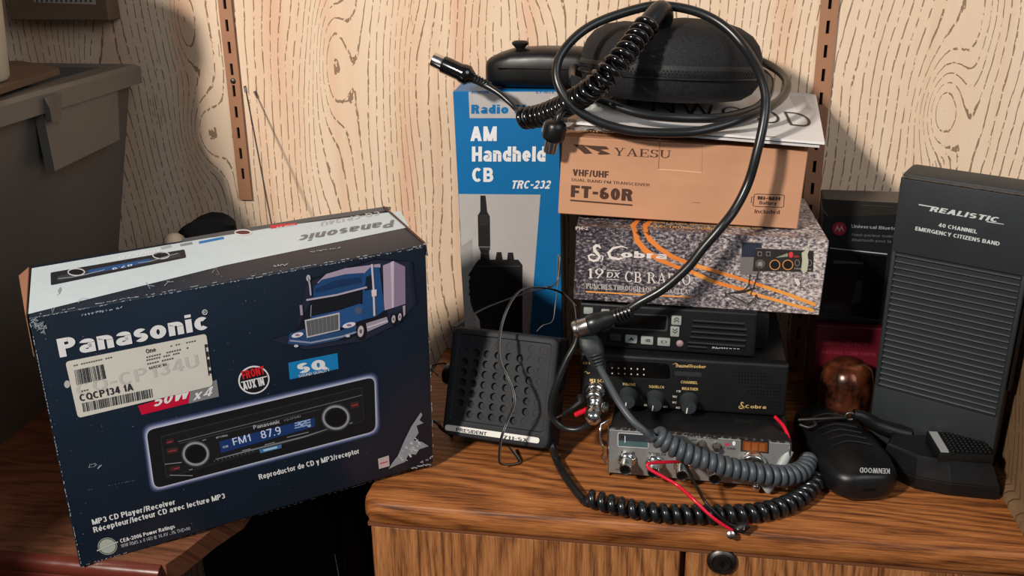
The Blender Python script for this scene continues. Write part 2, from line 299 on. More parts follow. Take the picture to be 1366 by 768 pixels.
def grotesque(ch, t):
    """one letter of a plain grotesque alphabet, cap height 1, stem t -> (width, polygons)"""
    h = t*.82; X = .74; R = lambda x0, y0, x1, y1: [[(x0, y0), (x1, y0), (x1, y1), (x0, y1)]]
    V = lambda x, y0=0, y1=1: R(x, y0, x+t, y1); H = lambda x0, x1, y: R(x0, y, x1, y+h); O = lambda *a: _O(*a, t=t, h=h)
    G = lambda xa, ya, xb, yb, k=1.08: [[(xa, ya), (xa+t*k, ya), (xb+t*k, yb), (xb, yb)]]
    w = .74; m = .5-h/2; c = w-t; lw = .62; lc = lw-t
    D = {
     'A': (.8, G(0, 0, .4-t*.54, 1)+G(.8-t*1.08, 0, .4-t*.54, 1)+H(.2, .6, .2)), 'B': (w, V(0)+H(0, .42, 0)+H(0, .42, m)+H(0, .4, 1-h)+O(.1, w, 0, .5+h/2, -90, 90)+O(.1, w-.04, m, 1, -90, 90)),
     'C': (w, O(0, w+.04, 0, 1, 48, 312)), 'D': (w, V(0)+H(0, .36, 0)+H(0, .36, 1-h)+O(-.02, w, 0, 1, -90, 90)), 'E': (.62, V(0)+H(0, .62, 0)+H(0, .58, m)+H(0, .61, 1-h)), 'F': (.58, V(0)+H(0, .54, m-.03)+H(0, .58, 1-h)),
     'G': (.78, O(0, w+.04, 0, 1, 48, 330)+H(.42, .78, .38)+V(.78-t, 0, .45)), 'H': (w, V(0)+V(c)+H(t, c, m)), 'I': (t, V(0)), 'K': (.76, V(0)+G(t*.6, .34, .52, 1)+G(.76-t*1.1, 0, .24, .62)), 'L': (.58, V(0)+H(0, .58, 0)),
     'M': (.92, V(0)+V(.92-t)+G(0, 1, .46-t*.54, 0)+G(.92-t*1.08, 1, .46-t*.54, 0)), 'N': (w, V(0)+V(c)+G(0, 1, c-t*.1, 0)), 'O': (.8, O(0, .8, 0, 1)), 'P': (.68, V(0)+H(0, .4, .42)+H(0, .4, 1-h)+O(.08, .68, .42, 1, -90, 90)),
     'Q': (.8, O(0, .8, 0, 1)+G(.62, -.05, .42, .25)), 'R': (.74, V(0)+H(0, .4, .42)+H(0, .4, 1-h)+O(.1, .7, .42, 1, -90, 90)+G(.74-t*1.1, 0, .32, .46)),
     'S': (.7, O(.01, .67, .5-h/2, 1, 35, 270)+O(.02, .7, 0, .5+h/2, -145, 90)), 'T': (.66, V(.33-t/2)+H(0, .66, 1-h)), 'U': (w, V(0, .33, 1)+V(c, .33, 1)+O(0, w, 0, .66, 180, 360)), 'V': (.76, G(.38-t*.54, 0, 0, 1)+G(.38-t*.54, 0, .76-t*1.08, 1)),
     'W': (1.1, G(.27-t*.5, 0, 0, 1)+G(.27-t*.5, 0, .55-t*.54, 1)+G(.83-t*.58, 0, .55-t*.54, 1)+G(.83-t*.58, 0, 1.1-t*1.08, 1)), 'X': (.74, G(0, 0, .74-t*1.1, 1)+G(.74-t*1.1, 0, 0, 1)), 'Y': (.74, V(.37-t/2, 0, .45)+G(.37-t*.54, .4, 0, 1)+G(.37-t*.54, .4, .74-t*1.08, 1)),
     'Z': (.66, H(0, .66, 0)+H(0, .66, 1-h)+G(0, h*.6, .66-t*1.2, 1-h*.6, 1.2)),
     'a': (lw, V(lc, 0, .5)+O(.03, lw, .3, X, 0, 165)+R(.2, .44-h*.9, lw-t*.5, .44)+O(0, .46, 0, .44, 80, 300)+R(.2, 0, .4, h*.9)), 'b': (lw, V(0)+O(0, lw, 0, X)), 'c': (.56, O(0, .62, 0, X, 45, 315)), 'd': (lw, V(lc)+O(0, lw, 0, X)), 'e': (lw, O(0, lw, 0, X, 0, 318)+R(t*.5, X/2-h*.5, lw-.02, X/2+h*.3)),
     'é': (lw, O(0, lw, 0, X, 0, 318)+R(t*.5, X/2-h*.5, lw-.02, X/2+h*.3)+G(.22, .8, .36, .98, .8)), 'f': (.38, V(.1, 0, .8)+O(.1, .56, .6, 1, 80, 180)+H(0, .38, X-h)), 'g': (lw, V(lc, -.02, X)+O(0, lw, 0, X)+O(0, lw, -.28, .25, 200, 360)), 'h': (lw, V(0)+V(lc, 0, .45)+O(0, lw, .2, X, 0, 180)), 'i': (t, V(0, 0, X)+V(0, .84, 1)),
     'j': (t, V(0, -.2, X)+V(0, .84, 1)), 'k': (.6, V(0)+G(t*.6, .2, .6-t*1.15, X)+G(.6-t*1.1, 0, .2, .45)), 'l': (t, V(0)), 'm': (.98, V(0, 0, X)+V(.49-t/2, 0, .45)+V(.98-t, 0, .45)+O(0, .49+t/2, .2, X, 0, 180)+O(.49-t/2, .98, .2, X, 0, 180)), 'n': (lw, V(0, 0, X)+V(lc, 0, .45)+O(0, lw, .2, X, 0, 180)),
     'o': (.66, O(0, .66, 0, X)), 'p': (lw, V(0, -.27, X)+O(0, lw, 0, X)), 'r': (.42, V(0, 0, X)+O(0, .62, .2, X, 75, 180)), 's': (.56, O(.01, .54, X/2-h/2, X, 35, 270)+O(.01, .56, 0, X/2+h/2, -145, 90)), 't': (.38, V(.1, .12, .94)+O(.1, .56, 0, .4, 180, 290)+H(0, .38, X-h)),
     'u': (lw, V(0, .28, X)+V(lc, 0, X)+O(0, lw, 0, .56, 180, 360)), 'v': (.6, G(.3-t*.54, 0, 0, X)+G(.3-t*.54, 0, .6-t*1.08, X)), 'w': (.9, G(.22-t*.5, 0, 0, X)+G(.22-t*.5, 0, .45-t*.54, X)+G(.68-t*.58, 0, .45-t*.54, X)+G(.68-t*.58, 0, .9-t*1.08, X)), 'x': (.6, G(0, 0, .6-t*1.1, X)+G(.6-t*1.1, 0, 0, X)), 'y': (.6, G(.12, -.27, .6-t*1.08, X)+G(.3-t*.54, .05, 0, X)),
     '0': (.62, O(0, .62, 0, 1)), '1': (.4, V(.4-t)+G(.02, .66, .2, .86, .9)), '2': (.62, O(0, .62, .4, 1, -25, 165)+G(0, h*.5, .36, .52, 1.15)+H(0, .62, 0)), '3': (.62, O(0, .6, .5-h/2, 1, -80, 155)+O(0, .62, 0, .5+h/2, -155, 80)), '4': (.66, V(.66-t-.1)+H(0, .66, .2)+G(0, .25, .4-t*.4, 1, .9)),
     '5': (.62, H(.06, .58, 1-h)+V(.06, .46, 1)+O(0, .62, 0, .64, -150, 130)), '6': (.62, O(0, .62, 0, .62)+O(0, .66, 0, 1, 60, 180)), '7': (.6, H(0, .6, 1-h)+G(.12, 0, .6-t*1.1, .9)), '8': (.62, O(0, .62, 0, .5+h/2)+O(.03, .59, .5-h/2, 1)), '9': (.62, O(0, .62, .38, 1)+O(-.04, .62, 0, 1, 240, 360)),
     '-': (.36, H(0, .36, .36)), '/': (.4, G(0, -.03, .4-t*.8, 1.02, .8)), '.': (t, V(0, 0, h)), '(': (.26, O(0, .7, -.1, 1.05, 120, 240)), ')': (.26, O(-.44, .26, -.1, 1.05, -60, 60)), '@': (.9, O(0, .9, -.1, 1, 20, 340)+O(.22, .68, .2, .75)), '≤': (.5, G(.0, .55, .5, .9, .1)+H(0, .5, .1)+G(0, .55, .5, .25, .1)), '%': (.8, O(0, .34, .5, 1)+O(.46, .8, 0, .5)+G(.1, 0, .6, 1, .6)), 'Ω': (.7, O(0, .7, .1, 1, -50, 230)+H(0, .28, 0)+H(.42, .7, 0)),
     '<': (.5, G(0, .5, .4, .9)+G(0, .5, .4, .1)), '>': (.5, G(.4, .5, 0, .9)+G(.4, .5, 0, .1)), '+': (.5, R(0, .4, .5, .4+h)+R(.25-t/2, .15, .25+t/2, .7)), ',': (t, G(-.05, -.15, .02, h)),
    }
    return D.get(ch)
_glyph = {}
def glyphs(txt, bold=0, spacing=1.):
    k = (txt, bold, spacing)
    if k in _glyph: return _glyph[k]
    t = .15+bold*3.2
    if all(ch == ' ' or grotesque(ch, t) for ch in txt):
        vs, fs, x = [], [], 0
        for ch in txt:
            if ch == ' ': x += .34*spacing; continue
            w_, polys = grotesque(ch, t)
            for i_, q in enumerate(polys): fs.append(list(range(len(vs), len(vs)+len(q)))); vs += [Vector((a+x, b, (i_ % 9)*4e-6)) for a, b in q]
            x += w_+.095*spacing+(.03 if bold <= .01 else 0)
        _glyph[k] = (vs, fs); return _glyph[k]
    c = bpy.data.curves.new('t', 'FONT'); c.body = txt; c.size = 1; c.offset = bold; c.resolution_u = 2; c.space_character = spacing
    o = bpy.data.objects.new('t', c); COL.objects.link(o); dg = bpy.context.evaluated_depsgraph_get()
    me = bpy.data.meshes.new_from_object(o.evaluated_get(dg)); vs = [v.co.copy() for v in me.vertices]; fs = [list(p.vertices) for p in me.polygons]
    bpy.data.objects.remove(o); bpy.data.curves.remove(c); bpy.data.meshes.remove(me)
    _glyph[k] = (vs, fs); return _glyph[k]
class Print:
    """flat ink on a plane of a thing; laid out from survey points of the photo"""
    def __init__(s, th, p, n, sign=1):
        s.th = th; s.lp = Vector(p); s.ln = Vector(n).normalized(); s.wp = th.M@s.lp; s.wn = (th.M.to_3x3()@s.ln).normalized(); s.mb = MB()
    def loc(s, q): return s.th.Mi@on_p(q[0], q[1], s.wp, s.wn)
    def lift(s, k): return s.ln*(.00011*(k+1))
    def poly(s, pts, mat, k=0):
        vs = [s.loc(p)+s.lift(k) for p in pts]; s.mb.add(vs, [list(range(len(vs)))], mat); return s
    def ribbon(s, pts, wpx, mat, k=0, closed=False):
        N = len(pts); w = wpx if isinstance(wpx, (list, tuple)) else [wpx]*N; A = []; B = []
        for i in range(N):
            a = pts[(i-1) % N] if closed else pts[max(i-1, 0)]; b = pts[(i+1) % N] if closed else pts[min(i+1, N-1)]
            dx, dy = b[0]-a[0], b[1]-a[1]; L = hypot(dx, dy) or 1; nx, ny = -dy/L*w[i]/2, dx/L*w[i]/2
            A.append((pts[i][0]+nx, pts[i][1]+ny)); B.append((pts[i][0]-nx, pts[i][1]-ny))
        vs = [s.loc(p)+s.lift(k) for p in A+B]; R = N if closed else N-1
        s.mb.add(vs, [[i, (i+1) % N, N+(i+1) % N, N+i] for i in range(R)], mat); return s
    def ell(s, c, rx, ry, mat, k=0, rot=0, n=24):
        return s.poly([(c[0]+rx*cos(t)*cos(rot)-ry*sin(t)*sin(rot), c[1]+rx*cos(t)*sin(rot)+ry*sin(t)*cos(rot)) for t in [2*pi*i/n for i in range(n)]], mat, k)
    def ring(s, c, rx, ry, wpx, mat, k=0, n=28):
        return s.ribbon([(c[0]+rx*cos(t), c[1]+ry*sin(t)) for t in [2*pi*i/n for i in range(n)]], wpx, mat, k, True)
    def rrect(s, q, r, mat, k=0, seg=4):
        """q: four px corners TL TR BR BL, r corner radius in px"""
        out = []
        for i in range(4):
            p = q[i]; a = q[i-1]; b = q[(i+1) % 4]
            da = (a[0]-p[0], a[1]-p[1]); db = (b[0]-p[0], b[1]-p[1]); la = hypot(*da); lb = hypot(*db); rr = min(r, la/2.01, lb/2.01)
            P0 = (p[0]+da[0]/la*rr, p[1]+da[1]/la*rr); P2 = (p[0]+db[0]/lb*rr, p[1]+db[1]/lb*rr)
            for j in range(seg+1):
                t = j/seg; out.append(((1-t)**2*P0[0]+2*t*(1-t)*p[0]+t*t*P2[0], (1-t)**2*P0[1]+2*t*(1-t)*p[1]+t*t*P2[1]))
        s.poly(out, mat, k); return out
    def text(s, txt, p0, p1, h, mat, k=3, bold=0, spacing=1., top=None):
        """baseline px p0->p1, cap height h px (top = explicit px point above p0)"""
        vs, fs = glyphs(txt, bold, spacing); x0 = min(v.x for v in vs); x1 = max(v.x for v in vs)
        A = s.loc(p0); B = s.loc(p1); T = s.loc(top if top else (p0[0]+(p1[1]-p0[1])*h/max(1, hypot(p1[0]-p0[0], p1[1]-p0[1])), p0[1]-h*(p1[0]-p0[0])/max(1, hypot(p1[0]-p0[0], p1[1]-p0[1]))))
        R = (B-A)/(x1-x0); U = (T-A); s.mb.add([A+R*(v.x-x0)+U*v.y+s.lift(k)+s.ln*v.z for v in vs], fs, mat); return s
    def serif(s, txt, p0, p1, h, mat, k=3, top=None):
        x = 0; items = []
        for ch in txt:
            if ch == ' ': x += .45; continue
            wd, polys = SERIF[ch]; items += [[(px+x, py) for px, py in q] for q in polys]; x += wd+.12
        W = x-.12; A = s.loc(p0); B = s.loc(p1); T = s.loc(top or (p0[0], p0[1]-h)); R = (B-A)/W; U = T-A
        for i_, q in enumerate(items): s.mb.add([A+R*a+U*b+s.lift(k)+s.ln*(4e-6*(i_ % 9)) for a, b in q], [list(range(len(q)))], mat)
        return s
    def done(s, name, label=None, parent=None): return s.th.part(name, s.mb, label=label, parent=parent)
# small serif alphabet (rectangles and elliptical arcs)
def _r(x0, y0, x1, y1): return [(x0, y0), (x1, y0), (x1, y1), (x0, y1)]
def _st(x, lo=0, hi=1, s=.15, a=True, b=True):
    o = [_r(x-s/2, lo, x+s/2, hi)]
    if a: o.append(_r(x-.17, lo, x+.17, lo+.06))
    if b: o.append(_r(x-.17, hi-.06, x+.17, hi))
    return o
def _arc(cx, cy, rx, ry, a0, a1, th=.15, tn=.06, n=12):
    out = []
    for i in range(n):
        t = [radians(a0+(a1-a0)*(i+j)/n) for j in (0, 1)]
        out.append([(cx+rx*cos(t[0]), cy+ry*sin(t[0])), (cx+rx*cos(t[1]), cy+ry*sin(t[1])), (cx+(rx-th)*cos(t[1]), cy+(ry-tn)*sin(t[1])), (cx+(rx-th)*cos(t[0]), cy+(ry-tn)*sin(t[0]))])
    return out
SERIF = {
 'Y': (.9, [[(.08, 1), (.26, 1), (.53, .45), (.37, .45)], [(.8, 1), (.73, 1), (.47, .45), (.53, .4)]]+_st(.45, 0, .5, b=False)+[_r(0, .94, .34, 1), _r(.62, .94, .92, 1)]),
 'A': (.95, [[(.1, 0), (.17, 0), (.5, .95), (.44, 1)], [(.7, 0), (.88, 0), (.54, 1), (.42, 1)], _r(.25, .3, .7, .36), _r(0, 0, .28, .06), _r(.6, 0, .98, .06)]),
 'E': (.75, _st(.17)+[_r(.17, 0, .75, .06), _r(.17, .94, .72, 1), _r(.17, .47, .55, .53), _r(.69, 0, .75, .27), _r(.66, .74, .72, 1), _r(.5, .38, .56, .62)]),
 'S': (.65, _arc(.33, .73, .3, .27, 20, 270)+_arc(.33, .27, .32, .28, -160, 90)+[_r(.57, .72, .63, 1), _r(.0, 0, .06, .28)]),
 'U': (.9, _st(.17, .3, 1, a=False)+_st(.75, .3, 1, s=.07, a=False)+_arc(.44, .33, .345, .33, 180, 360, .12, .08)),
 '1': (.45, _st(.25, b=False)+[[(.02, .8), (.2, 1), (.2, .86)]]),
 '9': (.62, _arc(.31, .68, .31, .32, 0, 360)+[[(.62, .68), (.47, .6), (.1, 0), (.25, .02)]]),
 'C': (.8, _arc(.42, .5, .42, .5, 40, 320)+[_r(.7, .7, .76, 1)]),
 'G': (.85, _arc(.42, .5, .42, .5, 40, 330)+[_r(.7, .72, .76, 1), _r(.64, .05, .79, .42), _r(.54, .38, .88, .44)]),
 'B': (.75, _st(.17)+_arc(.36, .74, .3, .26, -90, 90)+_arc(.38, .26, .36, .27, -90, 90)+[_r(.17, 0, .4, .06), _r(.17, .94, .4, 1), _r(.17, .48, .4, .54)]),
 'R': (.85, _st(.17)+_arc(.38, .74, .32, .27, -90, 90)+[_r(.17, .94, .4, 1), _r(.17, .47, .4, .53), [(.38, .5), (.54, .5), (.86, 0), (.68, 0)], _r(.62, 0, .9, .06)]),
 'D': (.85, _st(.17)+_arc(.36, .5, .48, .5, -90, 90)+[_r(.17, 0, .38, .06), _r(.17, .94, .38, 1)]),
 'I': (.36, _st(.18)), 'O': (.85, _arc(.42, .5, .42, .5, 0, 360, n=20)),
 'P': (.72, _st(.17)+_arc(.38, .72, .34, .29, -90, 90)+[_r(.17, .94, .4, 1), _r(.17, .43, .4, .49)]),
 'N': (.9, _st(.14, s=.07)+_st(.78, s=.07)+[[(.08, 1), (.24, 1), (.82, 0), (.72, 0)]]),
 'H': (.9, _st(.17)+_st(.73)+[_r(.17, .47, .73, .53)]), 'T': (.8, _st(.4)+[_r(0, .94, .8, 1), _r(0, .74, .06, 1), _r(.74, .74, .8, 1)]),
 'L': (.72, _st(.17)+[_r(.17, 0, .72, .06), _r(.66, 0, .72, .28)]),
}
def spline(P, k=8, closed=False):
    P = [Vector(p) for p in P]; n = len(P); out = []
    for i in range(n if closed else n-1):
        g = (lambda j: P[j % n]) if closed else (lambda j: P[max(0, min(n-1, j))])
        a, b, c, d = g(i-1), g(i), g(i+1), g(i+2)
        for j in range(k):
            t = j/k; out.append(.5*((2*b)+(c-a)*t+(2*a-5*b+4*c-d)*t*t+(3*b-a-3*c+d)*t**3))
    out.append(P[0] if closed else P[-1]); return out
def PY(l): return [on_y(*p) for p in l]
def coil(mb, path, R, r, turns, mat, n=6, per=14, rf=None, phase=0):
    L = [0]
    for a, b in zip(path, path[1:]): L.append(L[-1]+(b-a).length)
    N = int(turns*per); pts = []; t0 = (path[1]-path[0]).normalized(); A = t0.orthogonal().normalized(); prev = t0; j = 0
    for i in range(N+1):
        s = L[-1]*i/N
        while j < len(L)-2 and L[j+1] < s: j += 1
        f = (s-L[j])/max(1e-9, L[j+1]-L[j]); p = path[j].lerp(path[j+1], f)
        ta = (path[j+1]-path[max(0, j-1)]).normalized(); tb = (path[min(len(path)-1, j+2)]-path[j]).normalized(); t = ta.lerp(tb, f).normalized()
        q = prev.rotation_difference(t); A = q@A; A = (A-t*A.dot(t)).normalized(); prev = t; B = t.cross(A)
        th = 2*pi*turns*i/N+phase; rr = R*(rf(i/N) if rf else 1); pts.append(p+(A*cos(th)+B*sin(th))*rr)
    mb.tube(pts, r, mat, n); return pts
def sup(c, ax, az, w, h, n=20, e=3.2):
    """superellipse section centred c, half sizes w,h along ax,az"""
    out = []
    for i in range(n):
        t = 2*pi*i/n; ct, st = cos(t), sin(t)
        out.append(Vector(c)+Vector(ax)*(w*math.copysign(abs(ct)**(2/e), ct))+Vector(az)*(h*math.copysign(abs(st)**(2/e), st)))
    return out
def along(p0, p1):
    """matrix whose +Z runs from p0 to p1"""
    d = Vector(p1)-Vector(p0); return Matrix.Translation(p0)@d.to_track_quat('Z', 'Y').to_matrix().to_4x4(), d.length
def zm(s, ox, oy): return lambda *p: [(ox+x/s, oy+y/s) for x, y in p]
X0 = Vector((1, 0, 0)); Z0 = Vector((0, 0, 1)); NF = (0, -1, 0)

# ================================================================== SETTING
MB().box((-2.2, 0, -.75), (1.8, .03, 1.7), M_WALL).build('wall_back', props=dict(kind='structure'))
MB().box((-2.2, -3.2, -.78), (1.8, .03, -.75), m_oak('dark_floor_boards', 'x', '4a3526', '3d2a1d', '2a1c13', .2)).build('floor', props=dict(kind='structure'))
# slotted shelf standards screwed to the wall
def standard(x0, x1, z0, z1, slots, label, screw):
    t = Thing('shelf_standard', label, 'shelf bracket rail', (x0, -.004, z0), group='slotted steel rails on the panelled wall')
    mb = MB(); W = x1-x0; H = z1-z0; xs = [0, W/2-.0018, W/2+.0018, W]
    zz = sorted(s-z0 for s in slots if z0+.01 < s < z1-.01); cuts = [0]
    for s in zz: cuts += [s-.0068, s+.0068]
    cuts.append(H)
    for i in range(len(cuts)-1):
        a, b = cuts[i], cuts[i+1]
        for j in range(3):
            if i % 2 == 1 and j == 1:
                mb.add([(xs[1], 0, a), (xs[2], 0, a), (xs[2], 0, b), (xs[1], 0, b), (xs[1], .0035, a), (xs[2], .0035, a), (xs[2], .0035, b), (xs[1], .0035, b)], [[0, 1, 5, 4], [1, 2, 6, 5], [2, 3, 7, 6], [3, 0, 4, 7]], M_STRIP)
            else: mb.add([(xs[j], 0, a), (xs[j+1], 0, a), (xs[j+1], 0, b), (xs[j], 0, b)], [[0, 1, 2, 3]], M_STRIP)
    mb.add([(0, 0, 0), (0, .004, 0), (0, .004, H), (0, 0, H), (W, 0, 0), (W, .004, 0), (W, .004, H), (W, 0, H)], [[0, 1, 2, 3], [5, 4, 7, 6], [0, 4, 5, 1]], M_STRIP)
    t.part('rail', mb)
    t.part('slot_shade_strip', MB().add([(xs[1]-.001, .0034, 0), (xs[2]+.001, .0034, 0), (xs[2]+.001, .0034, H), (xs[1]-.001, .0034, H)], [[0, 1, 2, 3]], M_HOLE), label='black strip standing in for the shade inside the slotted channel')  # shade behind the slots, painted as a black strip
    if screw:
        c = t.L(on_y(screw[0], screw[1], -.004)); m = MB().lathe([(.0034, 0), (.0032, .001), (.002, .0016), (.0001, .0017)], M_GUN, Matrix.Translation(c)@Matrix.Rotation(pi/2, 4, 'X'), 14)
        t.part('screw', m, True)
    return t
def slotz(px, py0, n, up=12):
    z = on_y(px, py0, -.004).z; return [z-.0254*k for k in range(-up, n)]
standard(-.5267, -.5105, .188, 1.3, slotz(299.5, 4, 10), 'brown slotted steel rail above the navy radio carton, left of the blue box', (311, 108))
standard(.1525, .1705, .0, 1.3, slotz(1107.4, 3.4, 18), 'brown slotted steel rail behind the papers, right of the black zip case', None)

# oak cabinet under the radios
cab = Thing('oak_cabinet', 'medium oak cabinet with keyed door carrying all the radios', 'cabinet', (0, 0, 0))
mb = MB(); ch = .014
def ring(ins, z): # plan ring of worktop
    x0, x1, y0 = -.2735+ins, .3525, -.363+ins
    return [Vector((x0, -.0005, z)), Vector((x0, y0+ch, z)), Vector((x0+ch*.55, y0+.0035, z)), Vector((x0+ch*1.3, y0, z)), Vector((x1, y0, z)), Vector((x1, -.0005, z))]
mb.loft([ring(.004, -.0245), ring(0, -.021), ring(0, -.010), ring(.0012, -.0025), ring(.0035, 0)], M_OAKX)
cab.part('worktop', mb, True)
cab.part('carcass', MB().box((-.267, -.336, -.70), (.33, -.001, -.0245), M_OAKZ))
cab.part('plinth', MB().box((-.25, -.31, -.75), (.33, -.01, -.70), M_BLK))
xr = on_y(907, 745, -.356).x; xl2 = on_y(915, 745, -.356).x
cab.part('trim_moulding', MB().box((-.269, -.358, -.0285), (.3525, -.336, -.0245), flat('6d4228', .5)))
cab.part('door', MB().box((-.267, -.356, -.69), (xr, -.3365, -.0295), M_OAKZ, .0015, 1))
d2 = cab.part('door', MB().box((xl2, -.356, -.69), (.3525, -.3365, -.0295), M_OAKZ, .0015, 1))
c = on_y(963, 748, -.357); m = MB(); Mx = Matrix.Translation(c)@Matrix.Rotation(pi/2, 4, 'X')
m.lathe([(.0135, -.001), (.0138, .001), (.0125, .003), (.0095, .0042), (.0090, .003), (.0086, .003), (.0080, .0044), (.0001, .0046)], M_GUN, Mx, 32)
lk = cab.part('lock', m, True, 'round dark metal cam lock', parent=d2)
m = MB(); m.box((c.x-.0008, c.y-.0052, c.z-.0036), (c.x+.0008, c.y-.0046, c.z+.0036), M_HOLE); m.lathe([(.0024, .0046), (.0020, .0056), (.0001, .0057)], M_HOLE, Mx, 12)
m.build('keyhole', d2); 
ep = Thing('end_panel', 'upright brown wood grain end panel right of the emergency radio case', 'panel', (.333, -.372, 0))
epo = Vector((.333, -.372, 0)); ep.part('side_panel', MB().box((0, 0, .0002), (.0195, .371, .228), M_SIDE, .001, 1))
mb = MB(); mb.add([(.3225, -.362, 0), (.333, -.362, 0), (.333, -.362, .007), (.328, -.362, .0065), (.3235, -.362, .004), (.3225, -.001, 0), (.333, -.001, 0), (.333, -.001, .007), (.328, -.001, .0065), (.3235, -.001, .004)],
   [[0, 1, 2, 3, 4], [5, 9, 8, 7, 6], [0, 4, 9, 5], [4, 3, 8, 9], [3, 2, 7, 8]], M_SIDE); mb.v = [v-epo+Vector((0, 0, .0002)) for v in mb.v]; ep.part('base_bead', mb, True)

# lower-left side table
tb = Thing('side_table', 'dark brown wooden table under the left end of the navy carton', 'table', (-.4, -.48, -.008))
mb = MB(); pl = [(-1.4, -.470), (-.416, -.470), (-.409, -.452), (-.398, -.412), (-.385, -.38), (-.385, -.004), (-1.4, -.004)]
pl2 = [(a+.4, b+.48) for a, b in pl]; mb.prism(pl2, -.02, 0, M_TBL); tb.part('table_top', mb)
mb = MB(); prof = [(0, 0), (-.004, -.001), (-.008, -.0045), (-.0095, -.010), (-.007, -.0155), (-.0085, -.018), (-.0085, -.034), (-.002, -.036), (0, -.036)]
mb.loft([[Vector((xx, .010+a, b)) for a, b in prof] for xx in (-1.0, -.02)], M_TBLR); tb.part('edge_moulding', mb, True, 'reddish lacquered moulded front edge')
for xx, yy in ((-.16, .03), (-.16, .42), (-.96, .03), (-.96, .42)): tb.part('leg', MB().box((xx-.02, yy, -.742), (xx+.02, yy+.04, -.02), M_TBLR, .003))

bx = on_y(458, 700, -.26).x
kb = Thing('gap_shade_block', 'black block added to stand in for the shade in the gap left of the oak cabinet', 'cabinet', (bx, -.26, -.75))  # added black block, stands in for the unlit gap below the carton
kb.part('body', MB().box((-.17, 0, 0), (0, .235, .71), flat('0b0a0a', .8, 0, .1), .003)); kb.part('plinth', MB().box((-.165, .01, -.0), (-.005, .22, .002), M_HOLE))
wd = Thing('occluder', 'plain dark wardrobe added out of view to shade the left corner', 'occluder', (-1.32, -.62, -.75))  # unseen piece, added as a light blocker beside the dark left corner
wd.part('body', MB().box((-.60, -.45, .06), (0, 0, 2.1), M_TBL, .003)); wd.part('plinth', MB().box((-.58, -.42, 0), (-.02, -.02, .06), M_TBLR))
for k_ in (0, 1): dd = wd.part('door', MB().box((.0, -.444+k_*.222, .08), (.012, -.226+k_*.222, 2.08), M_TBL, .003)); wd.part('door_knob', MB().lathe([(.006, 0), (.006, .012), (.013, .018), (.013, .024), (.0001, .028)], M_NICKEL, Matrix.Translation((.012, -.25+k_*.05, 1.05))@Matrix.Rotation(pi/2, 4, 'Y'), 18), True, parent=dd)

lb = Thing('shade_board', 'tall dark board leaning against the wardrobe, added out of frame to shade the left corner', 'board', (-.95, -.79, -.75), (0, 0, -15.2))  # added out of view; its slanted edge shapes the shade on the wall
lb.part('panel', MB().box((0, 0, 0), (.5525, .018, 2.0), M_TBL, .002, 1)); lb.part('edge_strip', MB().box((.5525, -.001, 0), (.5545, .019, 2.0), M_TBLR))

# ================================================================== LEFT DARK CORNER
ZT = -.008
bn = Thing('storage_bin', 'large grey plastic bin with a wide rim in the dark left corner', 'bin', (-.8, -.4, ZT))
def binsec(z, f): # x right edge moves out with height
    xr_ = -.693+(.616+.008-.693)*-1*f*1.0
    xr_ = -.693+.069*f; xl_ = -1.17-.05*f; y0 = -.62-.03*f; y1 = -.07+.02*f
    return [bn.L((xl_, y0, z)), bn.L((xr_, y0, z)), bn.L((xr_, y1, z)), bn.L((xl_, y1, z))]
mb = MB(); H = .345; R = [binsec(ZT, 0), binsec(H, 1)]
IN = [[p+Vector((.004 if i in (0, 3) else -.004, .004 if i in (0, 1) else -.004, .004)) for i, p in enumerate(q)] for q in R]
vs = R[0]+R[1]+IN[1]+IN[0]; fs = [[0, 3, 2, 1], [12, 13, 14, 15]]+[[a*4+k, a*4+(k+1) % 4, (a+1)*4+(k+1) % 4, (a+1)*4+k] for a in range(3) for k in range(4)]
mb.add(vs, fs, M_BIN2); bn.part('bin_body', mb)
mb = MB(); o = .612; zr = .36
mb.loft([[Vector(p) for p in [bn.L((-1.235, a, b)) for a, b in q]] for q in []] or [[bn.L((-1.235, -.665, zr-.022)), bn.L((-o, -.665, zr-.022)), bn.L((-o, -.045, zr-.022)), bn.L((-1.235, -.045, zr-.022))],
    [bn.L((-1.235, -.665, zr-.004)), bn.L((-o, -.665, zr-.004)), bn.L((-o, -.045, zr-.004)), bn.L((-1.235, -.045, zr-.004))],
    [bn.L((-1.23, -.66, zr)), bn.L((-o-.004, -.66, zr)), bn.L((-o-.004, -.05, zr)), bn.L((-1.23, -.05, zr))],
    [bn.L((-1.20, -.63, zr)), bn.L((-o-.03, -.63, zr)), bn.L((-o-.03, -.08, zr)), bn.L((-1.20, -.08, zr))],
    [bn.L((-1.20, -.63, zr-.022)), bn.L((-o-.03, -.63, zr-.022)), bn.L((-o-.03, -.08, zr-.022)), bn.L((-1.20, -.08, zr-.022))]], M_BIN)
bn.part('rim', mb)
a = [on_x(*p, -.622) for p in ((50, 150), (150, 118), (153, 186), (66, 228))]; nx = Vector((.004, 0, 0))
mb = MB(); vs = [bn.L(p-nx) for p in a]+[bn.L(p+nx*1.5) for p in a]; mb.add(vs, [[0, 1, 2, 3], [4, 5, 6, 7], [0, 4, 5, 1], [1, 5, 6, 2], [2, 6, 7, 3], [3, 7, 4, 0]], M_BIN); bn.part('side_panel_pad', mb)
a = [on_x(*p, -.612) for p in ((57, 131), (75, 124), (76, 158), (62, 163))]
mb = MB(); vs = [bn.L(p) for p in a]+[bn.L(p+Vector((.006, 0, 0))) for p in a]; mb.add(vs, [[4, 5, 6, 7], [0, 4, 5, 1], [1, 5, 6, 2], [2, 6, 7, 3], [3, 7, 4, 0]], M_BIN2); bn.part('latch', mb)

